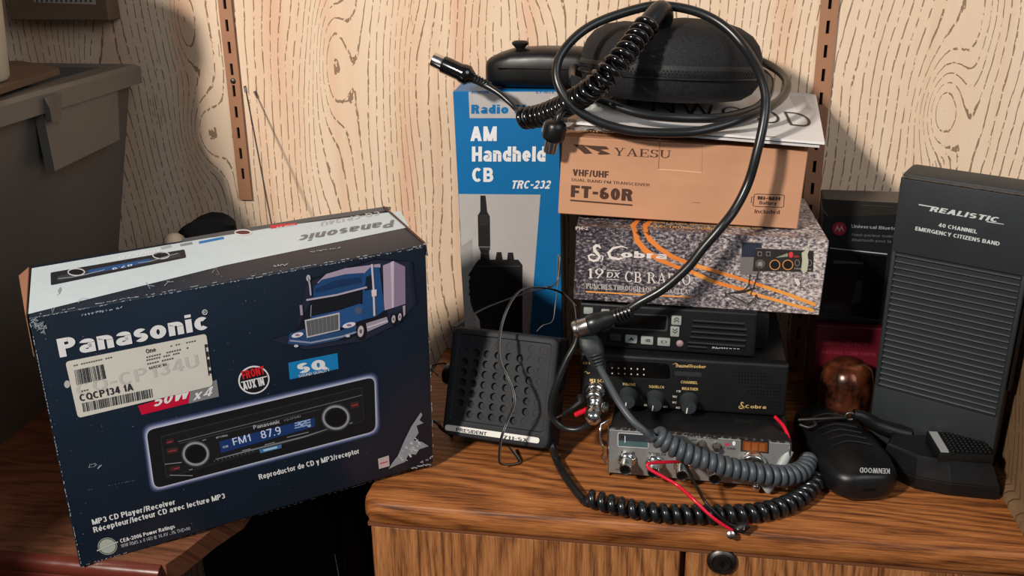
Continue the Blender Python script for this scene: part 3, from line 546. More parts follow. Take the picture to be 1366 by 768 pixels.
q = [on_z(*p, .364) for p in ((-70, 150), (80, 99), (72, 95), (26, 88), (-60, 92))]
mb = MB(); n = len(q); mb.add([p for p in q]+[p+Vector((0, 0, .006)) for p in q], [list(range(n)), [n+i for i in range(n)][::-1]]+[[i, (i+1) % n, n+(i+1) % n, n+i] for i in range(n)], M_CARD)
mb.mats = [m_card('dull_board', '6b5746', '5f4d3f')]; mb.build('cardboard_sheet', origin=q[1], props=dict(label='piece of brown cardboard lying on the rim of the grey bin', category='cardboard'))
pc = on_y(-66, 88, -.26)
pl_ = Thing('pail', 'off-white plastic pail cut off at the upper left edge of the frame', 'bucket', (pc.x, pc.y, .371))
mb = MB(); mb.lathe([(.048, 0), (.050, .003), (.056, .09), (.060, .15), (.062, .152), (.062, .16), (.058, .16), (.053, .09), (.046, .006), (.0001, .005)], M_PAIL, None, 40); pl_.part('pail_body', mb, True)
mb = MB(); mb.lathe([(.0605, .128), (.0635, .130), (.0635, .136), (.0605, .138)], M_PAIL, None, 40); pl_.part('rim_ring', mb, True)
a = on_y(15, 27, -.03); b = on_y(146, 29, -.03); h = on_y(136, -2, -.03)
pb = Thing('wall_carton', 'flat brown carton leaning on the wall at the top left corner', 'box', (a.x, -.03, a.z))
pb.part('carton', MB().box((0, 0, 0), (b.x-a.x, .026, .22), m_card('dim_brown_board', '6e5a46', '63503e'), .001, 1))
p = Print(pb, (0, 0, 0), NF); p.poly([(42, -8), (128, -8), (128, 6), (46, 3)], flat('a09a8c')); random.seed(3)
for i in range(12): p.poly([(48+i*6.5, -2), (51+i*6.5, -2), (51+i*6.5, 3), (48+i*6.5, 3)], flat('4a4640'), 1)
p.done('shipping_label')

# things half hidden behind the navy carton
ct = on_y(282, 300, -.13); mb = MB()
secs = []
for i in range(15):
    f = i/14; z = ZT+(.205-ZT)*f; w = .040-.008*f+.003*sin(f*9); sh = .006*sin(f*5)+.0
    secs.append([v+Vector((0, 0, -.012*((v.x-ct.x)/.03)**2*f if f > .8 else 0)) for v in sup((ct.x+sh, -.13, z), X0, (0, 1, 0), w, .022-.006*f, 20, 2.6)])
mb.loft(secs, plastic('black_cloth', '0c0c0d', .9, .4, 500, .1)); mb.build('cloth_pouch', smooth=True, origin=(ct.x, -.13, ZT), props=dict(label='black cloth pouch standing behind the navy carton', category='pouch'))
ct = on_y(232, 318, -.16); mb = MB(); zt = on_y(232, 303, -.16).z
mb.lathe([(.013, 0), (.0145, .02), (.0135, zt*.5), (.0135, zt-.012), (.011, zt-.004), (.006, zt), (.0001, zt+.001)], m_card('beige_felt', 'ab9c8a', '96887a'), Matrix.Translation((ct.x, -.16, ZT)), 20)
mb.build('felt_roller', smooth=True, origin=(ct.x, -.16, ZT), props=dict(label='round-topped beige felt roller beside the black cloth pouch', category='roller'))
# whip antenna leaning on the wall, its foot down in the gap
p0 = on_y(328.5, 122, -.018); p1 = on_y(452, 768, -.27); p2 = p1+(p1-p0).normalized()*.42
an = Thing('whip_antenna', 'thin steel whip aerial leaning on the wall beside the left rail', 'antenna', p2)
an.part('rod', MB().tube([an.L(p0), an.L(p1), an.L(p2)], .0009, M_GUN, 8)); d = (p0-p1).normalized()
an.part('tip', MB().tube([an.L(p0-d*.001), an.L(p0+d*.0065)], .0021, M_CHROME, 12), label='silver ferrule tip')

# ================================================================== NAVY STEREO CARTON
pn = Thing('stereo_carton', 'navy car stereo carton with truck picture, bridging table and oak cabinet', 'box', (-.4854, -.4797, -.0065), (35.08, 4.08, -1.45))
W, D, H = .3272, .1106, .2376
fp = pn.M@Vector((0, 0, 0)); fn = pn.M.to_3x3()@Vector(NF)
F = {k: pn.L(on_p(*q, fp, fn)) for k, q in dict(bl=(107, 757), br=(578, 617), tr=(568, 327), tl=(38, 424)).items()}
T = {'tl': pn.L(on_p(41.5, 356, pn.M@F['tl'], pn.M.to_3x3()@Vector((0, 0, 1)))), 'tr': Vector((F['tr'].x-.002, D, F['tr'].z))}
T['tl'] = Vector((T['tl'].x, D, F['tl'].z)); B = {'bl': Vector((F['bl'].x+.004, D, .001)), 'br': Vector((F['br'].x, D, 0))}
mb = MB(); vs = [F['bl'], F['br'], F['tr'], F['tl'], B['bl'], B['br'], T['tr'], T['tl']]
bm = bmesh.new(); bv = [bm.verts.new(v) for v in vs]
for f in ([0, 1, 2, 3], [5, 4, 7, 6], [3, 2, 6, 7], [0, 4, 5, 1], [1, 5, 6, 2], [0, 3, 7, 4]): bm.faces.new([bv[i] for i in f])
bmesh.ops.bevel(bm, geom=bm.edges[:], offset=.0012, segments=2, profile=.5, affect='EDGES'); mb.bm(bm, M_NAVY); pn.part('carton', mb, True)
# open raw side flap (left) and tuck flap (right)
def slab(th, name, q, t, mat, label=None):
    nrm = (q[1]-q[0]).cross(q[2]-q[0]).normalized()*t; m = MB(); k = len(q)
    m.add(q+[p+nrm for p in q], [list(range(k)), [k+i for i in range(k)][::-1]]+[[i, (i+1) % k, k+(i+1) % k, k+i] for i in range(k)], mat); return th.part(name, m, label=label)
X_ = Vector((1, 0, 0))
a = F['tl']; b = T['tl']
slab(pn, 'side_flap', [a+Vector((-.0012, .002, -.001)), b+Vector((-.0012, -.004, -.001)), b+Vector((-.010, -.010, -.005)), b+Vector((-.008, -.014, -.03)), a+Vector((-.002, .003, -.035))], .0015, M_CARD2, 'raw brown cardboard flap standing open')
a = F['tr']; b = T['tr']
slab(pn, 'tuck_flap', [a+Vector((.0014, .004, .001)), b+Vector((.0014, -.001, .002)), b+Vector((.0045, 0, -.01)), a+Vector((.0035, .004, -.012))], 0.0014, m_card('dark_board_edge', '5a4236', '4e382d'), 'raw brown cardboard edge')
# --- front artwork
Fp = Vector((0, 0, 0)); Pf = lambda: Print(pn, Fp, NF)
p = Pf(); W_ = flat('dedede', .4)
p.text('Panasonic', (80, 476.5), (277, 438.5), 24, W_, 3, .035, top=(75, 452)); p.ring((273, 416), 3.2, 3.2, .8, W_, 3); p.text('R', (271.6, 418), (274.6, 417.4), 3.2, W_, 3)
p.text('Reproductor de CD y MP3/receptor', (346, 639.2), (479.5, 604), 7, W_, 3, .02)
p.text('MP3 CD Player/Receiver', (123.6, 699.5), (234, 672), 7.2, W_, 3, .02); p.text('Récepteur/lecteur CD avec lecture MP3', (125.4, 709.8), (300.4, 663.8), 7.2, W_, 3, .02)
p.text('CEA-2006 Power Ratings', (160.8, 723.5), (233.5, 703.5), 5, W_, 3, .02); p.text('18W RMS x 4 (4Ω @ 14.4V ≤1% THD+N)', (161.5, 730), (254, 706), 4.6, flat('a8aab0'), 3)
p.done('brand_lettering')
p = Pf(); z6 = zm(4.084, 80, 580); c = (143.3, 728)
p.ell(c, 11, 9.6, flat('aab0a4'), 2, 0, 26); p.ring(c, 12.5, 11, 1.1, flat('9aa09a'), 2); p.ribbon([(c[0]-14, c[1]+6), (c[0]+14, c[1]-6)], 1.6, flat('b9beb4'), 4); p.done('power_rating_seal')
p = Pf(); RD = flat('c41236', .4)
p.poly([(184, 541), (254, 520), (251.5, 537.5), (189, 553)], RD, 1); p.poly([(254, 520), (289, 506), (292, 528.5), (251.5, 538)], flat('7d7d80'), 1)
p.text('50W', (204.5, 542.5), (251, 530.5), 15, W_, 2, .02, top=(208, 528)); p.text('x4', (257, 534), (282, 527), 13, W_, 2, .01, top=(261, 521)); p.done('power_badge')
p = Pf(); Lb = flat('cfccc2', .5); p.rrect([(87, 482), (275, 444.5), (284, 514), (104, 557)], 5, Lb, 4); p.ell((89.5, 512), 4, 5, flat('b5b4b0'), 3)
p.text('CQ-CP134U', (104, 528), (266, 488), 17, flat('bcbab4'), 5, .01); DK = flat('2a2a2c')
def bars(p, q, n, seed, k=6):
    random.seed(seed); x = 0; lp = lambda a, b, t: (a[0]+(b[0]-a[0])*t, a[1]+(b[1]-a[1])*t); ws = [random.choice((.5, .8, 1.3)) for _ in range(2*n)]; S = sum(ws)
    for i, w_ in enumerate(ws):
        if i % 2 == 0: a, b = x/S, (x+w_)/S; p.poly([lp(q[0], q[1], a), lp(q[0], q[1], b), lp(q[3], q[2], b), lp(q[3], q[2], a)], DK, k)
        x += w_
bars(p, [(99, 493), (138, 485), (142, 504), (102, 513)], 20, 1); bars(p, [(109, 537), (203, 517.5), (204.5, 529), (111, 549)], 42, 2); bars(p, [(272.5, 459), (274.5, 458.6), (280, 500), (278, 500.5)], 1, 5)
for a, b in ((.02, .12), (.25, .42), (.5, .75), (.85, .95)):
    p.poly([(272.5+6*a, 458+42*a), (276+6*a, 457.4+42*a), (276+6*b, 457.4+42*b), (272.5+6*b, 458+42*b)], DK, 6)
p.text('CQCP134 1A', (107, 535), (178, 519.5), 9.5, DK, 6, .02); p.text('One', (195, 471), (208, 468), 6, DK, 6, .01)
for (a, b, h) in (((98, 488), (150, 476.5), 2.6), ((105, 523), (122, 519), 3), ((227, 462), (262, 454.5), 2.6), ((195, 477), (252, 464), 3), ((195, 481), (240, 471), 3), ((196, 486), (232, 478), 3)):
    random.seed(int(a[0]+a[1])); n = int((b[0]-a[0])/3.2)
    for i in range(n):
        t = i/n; x = a[0]+(b[0]-a[0])*t; y = a[1]+(b[1]-a[1])*t
        if random.random() < .85: p.poly([(x, y), (x+2, y-.5), (x+2.2, y-.5-h*.7), (x+.2, y-h*.7)], flat('55554f'), 6)
p.text('MADE IN', (199, 492), (222, 487), 3.5, DK, 6)
lab = p.done('price_label', 'white bar code sticker')
p = Pf(); c = (338.6, 506.4); p.ell(c, 21, 18.8, W_, 1, -.25, 32); p.ell(c, 19, 16.8, flat('14161c'), 2, -.25, 32)
p.text('FRONT', (324, 505.5), (353.5, 498), 11, flat('d41c28'), 4, .03); p.text('AUX IN', (325, 520), (353, 513), 10.5, W_, 4, .03); p.ribbon([(321.5, 509.5), (356, 501.5)], 1.3, W_, 3); p.done('front_input_badge')
p = Pf(); p.poly([(384.5, 483.6), (450, 470.6), (451.5, 491.5), (386.4, 506)], flat('1379b4'), 1)
p.text('SQ', (398, 498.5), (438.5, 490.5), 13.5, W_, 3, .05); p.ribbon([(397, 487), (405, 485.6)], 2, W_, 3); p.text('SOUND QUALITY', (398.5, 503), (440, 494.6), 3.4, W_, 3); p.done('sound_quality_badge')
# printed radio
z5 = zm(3.105, 160, 440); p = Pf()
def radio_quad(g): return [(195-g, 573.5-g*.9), (499+g*.7, 502-g*1.1), (501+g, 574+g*.6), (206-g*.8, 651+g*1.1)]
for i, (g, c) in enumerate(((7, '2b3552'), (5.5, '444e70'), (4.2, '6d7596'), (2.9, '9aa0bd'), (1.4, 'c0c4d8'))): p.rrect(radio_quad(g), 13, flat(c), i)
p.rrect(radio_quad(0), 10, flat('121315'), 5)
IN_ = z5((165, 437), (1003, 232), (1012, 375), (190, 612)); p.rrect(IN_, 4, flat('26272a'), 6); p.rrect(z5((170, 443), (998, 238), (1008, 372), (195, 606)), 4, flat('17181a'), 7)
p.ribbon(z5((240, 460), (1000, 268)), 1.2, flat('5b5d62'), 8); p.ribbon(z5((245, 468), (830, 326)), .9, flat('3c3e42'), 8)
for (cx, cy, r) in ((313, 510, 19), (893, 360, 19.5)):
    c = z5((cx, cy))[0]; p.ell(c, r, r*.92, flat('1d1e20'), 8, -.3, 28); p.ring(c, r*.85, r*.76, 3, flat('8e9094'), 9); p.ring(c, r*.98, r*.9, 1, flat('45474b'), 9); p.ell(c, r*.66, r*.58, flat('0b0b0c'), 10, -.3, 24)
p.poly(z5((410, 460), (806, 360), (806, 398), (418, 507)), flat('16346b'), 8); LT = flat('c9d8ee')
p.text('FM1', z5((470, 475))[0], z5((542, 456))[0], 9.5, LT, 10); p.text('87.9', z5((586, 448))[0], z5((668, 427))[0], 10.5, LT, 10)
p.text('Panasonic', z5((553, 408))[0], z5((662, 383))[0], 5, flat('a9abb0'), 10, .02); p.text('CQ-CP134U', z5((680, 376))[0], z5((748, 358))[0], 2.6, flat('8a8c90'), 10)
for i in range(3): p.ribbon(z5((722, 384+i*10), (788, 368+i*10)), 1.6, flat('8fa6cf'), 10)
for i in range(4): p.ell(z5((740+i*14, 382+(i % 2)*12))[0], 2.6, 1.8, flat('9db3dc'), 10)
p.text('USB', z5((426, 487))[0], z5((448, 481))[0], 2.6, LT, 10); p.text('MP3/WMA', z5((398, 447))[0], z5((446, 436))[0], 2.4, flat('a9abb0'), 10)
p.ribbon(z5((395, 533), (520, 500), (640, 470), (760, 440), (858, 408)), [1, 2, 2.2, 2, 1], flat('77797f'), 9)
p.poly(z5((575, 492), (668, 470), (668, 486), (580, 508)), flat('3f6d9e'), 10); p.poly(z5((592, 492), (650, 478), (650, 486), (594, 500)), flat('a8c6de'), 11)
for q in (((190, 452), (222, 446), (224, 465), (192, 471)), ((190, 490), (240, 480), (243, 504), (194, 512)), ((203, 566), (248, 556), (250, 576), (206, 585)), ((950, 300), (988, 291), (990, 318), (954, 326))): p.rrect(z5(*q), 2, flat('3a2426'), 9)
for q in (((193, 464), (216, 458)), ((200, 500), (232, 494)), ((222, 573), (246, 566)), ((957, 312), (984, 305))): p.ribbon(z5(*q), 1.3, flat('a8333a'), 11)
for x in range(390, 560, 16): p.ell(z5((x, 540-(x-390)*.25))[0], .8, .7, flat('6f7176'), 10, 0, 6)
for q in (((185, 553), (255, 545)), ((205, 598), (300, 600)), ((340, 455), (356, 450)), ((690, 442), (780, 420)), ((285, 577), (300, 573)), ((950, 385), (962, 380)), ((505, 497), (540, 489)), ((598, 473), (640, 462))): p.ribbon(z5(*q), 1, flat('8b8d92'), 10)
p.done('radio_picture', 'printed picture of the stereo with lit blue display')
# printed truck
z4 = zm(3.49, 300, 270); p = Pf(); LV = 'b3a4b4'
for i, (g, c) in enumerate(((3, '121a2a'), (2, '181f30'), (1, '202538'))): p.poly(z4((225-8*g, 640), (330, 610-3*g), (380, 380-6*g), (700, 272-4*g), (845+12*g, 280-2*g), (860+14*g, 470), (820, 550+4*g), (640, 640+3*g), (380, 680+3*g)), flat(c), i-1)
p.poly(z4((400, 455), (640, 400), (740, 330), (760, 560), (650, 600), (560, 640), (300, 655)), flat('10141f'), 3)
p.poly(z4((735, 292), (785, 272), (785, 488), (740, 502)), flat('a795a8'), 4); p.poly(z4((785, 272), (838, 298), (840, 470), (785, 488)), flat('8a7890'), 4); p.poly(z4((770, 276), (786, 271), (786, 486), (776, 490)), flat('c7b7c6'), 5)
p.poly(z4((430, 372), (470, 332), (560, 305), (722, 284), (724, 300), (640, 332), (540, 350), (440, 385)), flat('a596aa'), 4)
p.poly(z4((414, 392), (450, 358), (560, 332), (645, 326), (655, 402), (410, 448)), flat('1c4572'), 5); p.poly(z4((420, 400), (520, 360), (630, 345), (636, 372), (520, 395), (420, 420)), flat('14325a'), 6)
p.poly(z4((640, 335), (676, 300), (718, 300), (742, 500), (700, 530), (640, 545), (612, 480), (640, 470)), flat('1d4a7c'), 6); p.poly(z4((655, 345), (690, 330), (696, 400), (650, 410)), flat('0f1c30'), 7)
p.poly(z4((400, 460), (638, 412), (628, 468), (520, 500), (404, 530)), flat('12161e'), 6); p.ribbon(z4((378, 452), (520, 428), (660, 392)), 2.4, flat('b0a5b5'), 8)
p.poly(z4((404, 528), (530, 500), (628, 468), (648, 480), (640, 545), (545, 580), (376, 560)), flat('234f84'), 7)
p.poly(z4((300, 608), (372, 585), (380, 628), (540, 594), (606, 560), (622, 600), (520, 640), (380, 665), (292, 655)), flat('25466f'), 7)
p.poly(z4((370, 545), (532, 510), (534, 592), (380, 628)), flat('c1bcc0'), 8); p.poly(z4((377, 550), (526, 518), (527, 588), (385, 620)), flat('5b5c60'), 9)
for i in range(1, 8): t = i/8; p.ribbon(z4((377+149*t, 550-32*t), (385+142*t, 620-32*t)), .5, flat('8d8c90'), 10)
for c, a, b in (((336, 614), 8, 3.2), ((576, 568), 9, 3.4)): c = z4(c)[0]; p.ell(c, a, b, flat('d9d4d8'), 10, -.25, 16); p.ell(c, a*.4, b*.5, flat('8b6f86'), 11, 0, 8)
p.ribbon(z4((300, 640), (400, 650), (540, 622), (612, 600)), 2.2, flat('8d93a8'), 9)
for q in (((330, 665),), ((570, 618),)): p.ell(z4(*q)[0], 3, 1.8, flat('c0c0cc'), 10)
p.ribbon(z4((682, 285), (690, 400), (694, 525)), 2.6, flat('cdbfc6'), 9); p.poly(z4((680, 405), (704, 402), (704, 432), (682, 436)), flat('d9ccd2'), 10)
p.ribbon(z4((386, 342), (394, 385), (398, 430)), 2.2, flat('a9a3b0'), 9); p.ell(z4((387, 350))[0], 2.8, 4.5, flat('b8b0bc'), 9); p.ribbon(z4((352, 475), (356, 522)), 3.5, flat('9a8f9d'), 9); p.ribbon(z4((400, 475), (398, 530)), 1, flat('8d93a8'), 9)
p.ell(z4((620, 500))[0], 5, 5, flat('4c5870'), 9); p.poly(z4((655, 560), (752, 530), (760, 556), (662, 600)), flat('9a92a2'), 8); p.ribbon(z4((660, 580), (755, 548)), 1.5, flat('d2c9d2'), 10)
for c, a, b in (((630, 597), 6.5, 11.5), ((783, 540), 4, 8), ((812, 530), 3.6, 7.5)): c = z4(c)[0]; p.ell(c, a, b, flat('15161a'), 9, .1); p.ell(c, a*.62, b*.66, flat('b9afb4'), 10, .1); p.ell(c, a*.25, b*.25, flat('5d5560'), 11)
p.poly(z4((826, 480), (838, 476), (838, 520), (830, 530)), flat('a79aa8'), 8)
p.done('truck_picture', 'printed blue highway truck')
# wear and torn print
p = Pf(); WR = flat('9aa0a8', .8); random.seed(11)
def wear(p, a, b, n, wmax, amp, mat, k=4, dens=.7):
    for i in range(n):
        if random.random() > dens: continue
        t = i/n; t2 = t+random.uniform(.3, 1)/n; pts = []
        for j in range(4):
            s_ = t+(t2-t)*j/3; pts.append((a[0]+(b[0]-a[0])*s_+random.uniform(-amp, amp), a[1]+(b[1]-a[1])*s_+random.uniform(-amp, amp)))
        p.ribbon(pts, [random.uniform(.3, wmax) for _ in pts], mat, k)
wear(p, (46, 423), (566, 329), 90, 1.6, .7, WR); wear(p, (108, 420), (165, 409), 12, 2.6, 1.2, WR); wear(p, (40, 430), (108, 752), 70, 1.5, .5, WR, dens=.75); wear(p, (45, 428), (60, 440), 22, 1.8, 6, WR); wear(p, (112, 753), (170, 736), 20, 1, .6, WR)
wear(p, (569, 335), (578, 610), 60, 1, .4, WR, dens=.5); wear(p, (560, 617), (578, 608), 12, 2, 1.5, WR); wear(p, (108, 655), (180, 640), 16, .7, .5, flat('5c6a80')); wear(p, (120, 620), (140, 625), 6, 1.2, 4, WR, dens=.6)
wear(p, (115, 754), (576, 618), 60, .5, .25, flat('4d4c4e'), dens=.6)
p.poly(z5((1112, 575), (1130, 545), (1150, 520), (1178, 455), (1205, 400), (1245, 340), (1252, 350), (1240, 372), (1256, 384), (1228, 395), (1236, 425), (1215, 455), (1250, 462), (1278, 480), (1240, 492), (1225, 515), (1195, 512), (1180, 545), (1150, 556)), flat('8b8d92', .8), 4)
for i in range(26):
    x = random.uniform(1140, 1240); y = 560-(x-1110)*1.0+random.uniform(0, 60); 
    if y < 540: p.ell(z5((x, y))[0], random.uniform(1, 3.5), random.uniform(.6, 1.8), flat('b5b7ba', .8), 5, random.random(), 7)
for i in range(10): p.ell(z5((1210+i*8, 572-i*2+random.uniform(-4, 4)))[0], 2, .8, WR, 4, .3, 6)
p.poly(z5((1068, 532), (1113, 518), (1116, 562), (1072, 574)), flat('b9a7a6'), 4); p.ribbon(z5((1076, 552), (1108, 543)), 1.4, flat('c23a3a'), 5)
p.done('worn_scuffs', 'whitish scuffs and torn print')
# top artwork
tp = (F['tl']+F['tr'])/2; tn = (F['tr']-F['tl']).cross(T['tl']-F['tl']).normalized(); PT = lambda: Print(pn, tp, tn)
z3 = zm(3.49, 20, 280); p = PT(); WB = flat('bccad0', .35)
p.poly([(42.5, 358), (360, 303.5), (534, 281.5), (546, 303), (300, 354), (37.8, 419)], WB, 1); p.poly(z4((745, 20), (775, 22), (770, 36), (400, 90), (0, 155), (-200, 185), (-200, 170), (0, 136), (400, 70)), flat('4a4d50'), 1)
p.text('Panasonic', (526, 293.5), (401, 314), 10, flat('6e6f70'), 3, .03, top=(524, 303)); p.text('CQ-CP134U', (506, 282), (428, 296.5), 5.5, flat('a7a8a8'), 3, .02, top=(507, 287))
p.rrect([(67.5, 364), (246, 333), (248.5, 344), (68, 381)], 2, flat('1b1d22'), 3); p.rrect([(76, 369), (240, 338), (241.5, 343), (77, 376)], 2, flat('30343c'), 4)
p.poly([(118, 361), (200, 345.5), (201, 350), (118.5, 366.5)], flat('1d4a80'), 5); p.text('87.9', (177, 353), (150, 358.5), 3, LT, 7, top=(177, 355.6))
for c in ((102, 364), (215, 341.5)): p.ring(c, 11, 4.6, 1.4, flat('b9bcc2'), 7); p.ell(c, 7.5, 3, flat('0e0f12'), 8)
p.ribbon([(78, 373), (96, 371), (112, 368), (140, 361)], .9, flat('8e939c'), 8); p.ribbon([(184, 352), (200, 350), (230, 341), (238, 339)], .9, flat('8e939c'), 8)
p.poly(z3((188, 405), (205, 392), (200, 375), (212, 360), (218, 372), (208, 392)), flat('8c8f90'), 3)
p.poly(z4((210, 108), (333, 96), (337, 105), (214, 124)), flat('c02034'), 3); p.text('50W x4', z4((325, 103))[0], z4((240, 117))[0], 2, W_, 5, top=z4((326, 109))[0]); p.ring(z4((85, 142))[0], 11, 3.2, 1.2, W_, 5); p.ell(z4((85, 142))[0], 9, 2.3, flat('5a2026'), 4)
p.poly([(265, 322.5), (298, 316), (299, 319), (266, 325.5)], flat('1b6fb0'), 3); p.text('Tuner CD', (215, 333), (158, 343), 3, W_, 3, .02, top=(215, 336)); p.poly([(214, 330), (228, 327), (229, 330), (216, 333)], flat('9aa0a4'), 3); p.poly([(240, 326), (256, 323), (257, 326), (241, 329)], flat('7e8488'), 3)
wear(p, z4((230, 300))[0], z4((300, 285))[0], 5, 2.2, 1.5, WR, dens=1); wear(p, z4((395, 232))[0], z4((560, 210))[0], 14, 1.2, 1, WR); wear(p, (160, 400), (172, 398), 4, 1.6, 1, WR, dens=1); wear(p, (60, 416), (300, 358), 30, .8, 6, WR, dens=.3); wear(p, (558, 330), (572, 324), 10, 2, 1.5, WR)
wear(p, (46, 421), (566, 327.5), 70, 1.1, .5, WR, dens=.55)
p.done('lid_artwork', 'white band with upside-down lettering')

# ================================================================== BLUE HANDHELD BOX
rs = Thing('handheld_radio_box', 'tall bright blue handheld radio box standing against the wall', 'box', (-.2279, -.075, 0), (2.49, .64, -1.09))
W, D, H = .1148, .0615, .3389; mb = MB()
mb.box((0, 0, 0), (W, D, H), M_BLUE, .0008, 1); rs.part('carton', mb)
slab(rs, 'side_face', [Vector((W+.0003, .0005, .001)), Vector((W+.0003, D-.001, .001)), Vector((W+.0003, D-.001, H-.001)), Vector((W+.0003, .0005, H-.001))], .0004, flat('15181d'), 'near-black right side')  # thin near-black sheet over the right side of the carton
z7 = zm(3.49, 560, 40); z8 = zm(3.49, 560, 240); p = Print(rs, (0, 0, 0), NF); GR = flat('b4b0ae', .4)
p.poly([(625, 122.5), (745.5, 122.3), (745.8, 157.5), (626.5, 157.5)], GR, 0); p.text('Radio Shack', (628.8, 151.5), (737, 151.5), 12, M_BLUE, 2, .045)
p.text('21-1672', (714.7, 120+4.5), (739, 119.8+4.5), 4.4, M_BLUE, 2, .01); p.text('INTERTAN', (629, 125), (652, 125), 3.4, M_BLUE, 2)
WH = flat('e6e8ec', .4)
p.text('AM', (627.5, 188), (662.6, 188), 19.5, WH, 2, .03); p.text('Handheld', (629.6, 215.3), (727.6, 215.3), 20, WH, 2, .035); p.text('CB', (630, 242.5), (658, 242.5), 19, WH, 2, .03)
p.text('TRC-232', (681.5, 251.5), (733, 251.5), 11, WH, 2, .025, top=(684.2, 240.5)); p.done('front_lettering')
p = Print(rs, (0, 0, 0), NF); p.poly([(612, 258.6), (721, 259.5), (707, 440), (699, 560), (627.5, 560), (620.6, 440)], GR, 0); BK = flat('1c1b1c'); G2 = flat('3a393a')
p.poly([(613.5, 330), (630, 318), (634, 420), (640, 470), (624, 500), (618, 400)], flat('9c9896'), 1)
p.poly(z8((282, 72), (306, 72), (314, 148), (326, 168), (328, 310), (273, 310), (270, 165), (282, 145)), BK, 2); p.poly(z8((275, 312), (328, 312), (322, 336), (326, 372), (282, 372), (284, 336)), BK, 2); p.ribbon(z8((278, 320), (328, 320)), 1.2, G2, 3); p.ribbon(z8((282, 342), (324, 342)), 1.2, G2, 3)
for i in range(7): p.ribbon(z8((280, 165+i*7), (322, 165+i*7)), .6, G2, 3)
p.poly(z8((358, 335), (380, 335), (386, 372), (352, 372)), BK, 2); p.poly(z8((410, 337), (434, 337), (440, 374), (406, 374)), BK, 2)
p.poly(z8((262, 385), (275, 370), (458, 370), (478, 395), (478, 760), (288, 760), (278, 650), (250, 610), (236, 570), (230, 480), (240, 420)), BK, 2)
p.ribbon(z8((268, 400), (470, 400)), 1.6, G2, 3); 
for i in range(4): p.poly(z8((232, 430+i*30), (240, 425+i*30), (242, 448+i*30), (226, 446+i*30)), BK, 2)
p.done('handheld_picture', 'printed grey panel with a black walkie talkie')

# mic lying on the blue box
mc = Thing('handset_microphone', 'black hand microphone lying on top of the blue handheld box', 'microphone', (-.15, -.05, .3405), (-4, 0, 0))
mb = MB(); secs = []
for x, w_, h in ((-.052, .006, .006), (-.050, .015, .012), (-.046, .020, .0155), (-.036, .024, .018), (-.02, .026, .0205), (.01, .027, .0215), (.05, .027, .0215), (.075, .025, .019), (.08, .018, .013)): secs.append(sup((x, 0, h+.0005 if h > .016 else .0165), (0, 1, 0), Z0, w_, h if h < .017 else h, 22, 3.4))
mb.loft(secs, M_BLK2); mc.part('mic_body', mb, True)
k = mc.L(on_y(694, 66, -.058)); mb = MB(); mb.lathe([(.004, -.004), (.0045, .001), (.0062, .003), (.0088, .0055), (.0090, .0075), (.0070, .009), (.0001, .0093)], M_BLK, Matrix.Translation(k), 22); mc.part('hang_button', mb, True)
mb = MB(); mb.tube([Vector((x, -.0268, .023)) for x in (-.034, .0, .04, .07)], .0005, M_HOLE, 5); mc.part('seam_line', mb)

# ================================================================== RADIO STACK
# silver CB transceiver
cb = Thing('silver_transceiver', 'silver-faced mobile transceiver at the bottom of the stack', 'radio', (-.0458, -.2858, .004), (-2.35, 0, -.3))
W, D, H = .1690, .18, .0505; SF = MB()
SF.box((.001, .004, .002), (W-.001, D, H-.001), M_BLK2, .001, 1); cb.part('case', SF, True, 'black steel case')
mb = MB(); mb.box((0, 0, .001), (W, .004, H-.002), M_STEEL, .0006, 1); cb.part('face_plate', mb, label='brushed silver face')
mb = MB()
for i in range(22): mb.box((.006+i*.0073, .0005, H-.0022), (.0105+i*.0073, .004, H-.0006), M_NICKEL)
cb.part('vent_trim', mb)
cb.part('edge_trim', MB().box((-.0012, -.001, -.001), (.0005, .010, H), M_CHROME, .0003, 1)); cb.part('edge_trim', MB().box((W-.0005, -.001, 0), (W+.0012, .010, H-.001), M_CHROME, .0003, 1))
for xx in (.012, W-.012):
    for yy in (.02, D-.02): mb = MB(); mb.lathe([(.006, -.0045), (.006, .002)], M_RUB, Matrix.Translation((xx, yy, 0)), 14); cb.part('foot', mb)
P_ = lambda px, py: cb.L(on_p(px, py, cb.M@Vector((0, 0, 0)), cb.M.to_3x3()@Vector(NF)))
def knob(th, c, prof, mat, name='knob', n=24, rib=0, label=None, cap=None):
    m = MB(); Mx = Matrix.Translation(c)@Matrix.Rotation(pi/2, 4, 'X'); m.lathe(prof, mat, Mx, n, rib, 1 if rib else 0)
    if cap: m.lathe(cap[0], cap[1], Mx, n)
    return th.part(name, m, True, label)
for (x, y) in ((836.5, 612), (873.5, 616), (911, 619.5), (954, 624)):
    knob(cb, P_(x, y), [(.0090, 0), (.0092, .002), (.0088, .004), (.0062, .0055), (.0060, .019), (.0054, .0205)], M_CHROME, 'control_knob', 32, .07, cap=([(.0050, .0206), (.0050, .0212), (.0040, .0206), (.0001, .0206)], M_BLK2))
for (x, y) in ((936, 591), (956, 594)):
    knob(cb, P_(x, y), [(.0042, 0), (.0042, .002), (.0030, .003), (.0028, .008), (.0022, .009), (.0001, .0092)], M_NICKEL, 'toggle_switch', 16)
knob(cb, P_(1008, 642), [(.0040, 0), (.0036, .012), (.0026, .013), (.0001, .013)], M_CHROME, 'toggle_switch', 16)
knob(cb, P_(1004, 617), [(.0128, 0), (.0130, .003), (.0118, .008), (.0112, .0085), (.0001, .0087)], M_CHROME, 'channel_dial', 40, 0, 'large chrome channel dial')
p = Print(cb, (0, 0, 0), NF); z9 = zm(6.4, 800, 540); MT = flat('33383c', .2)
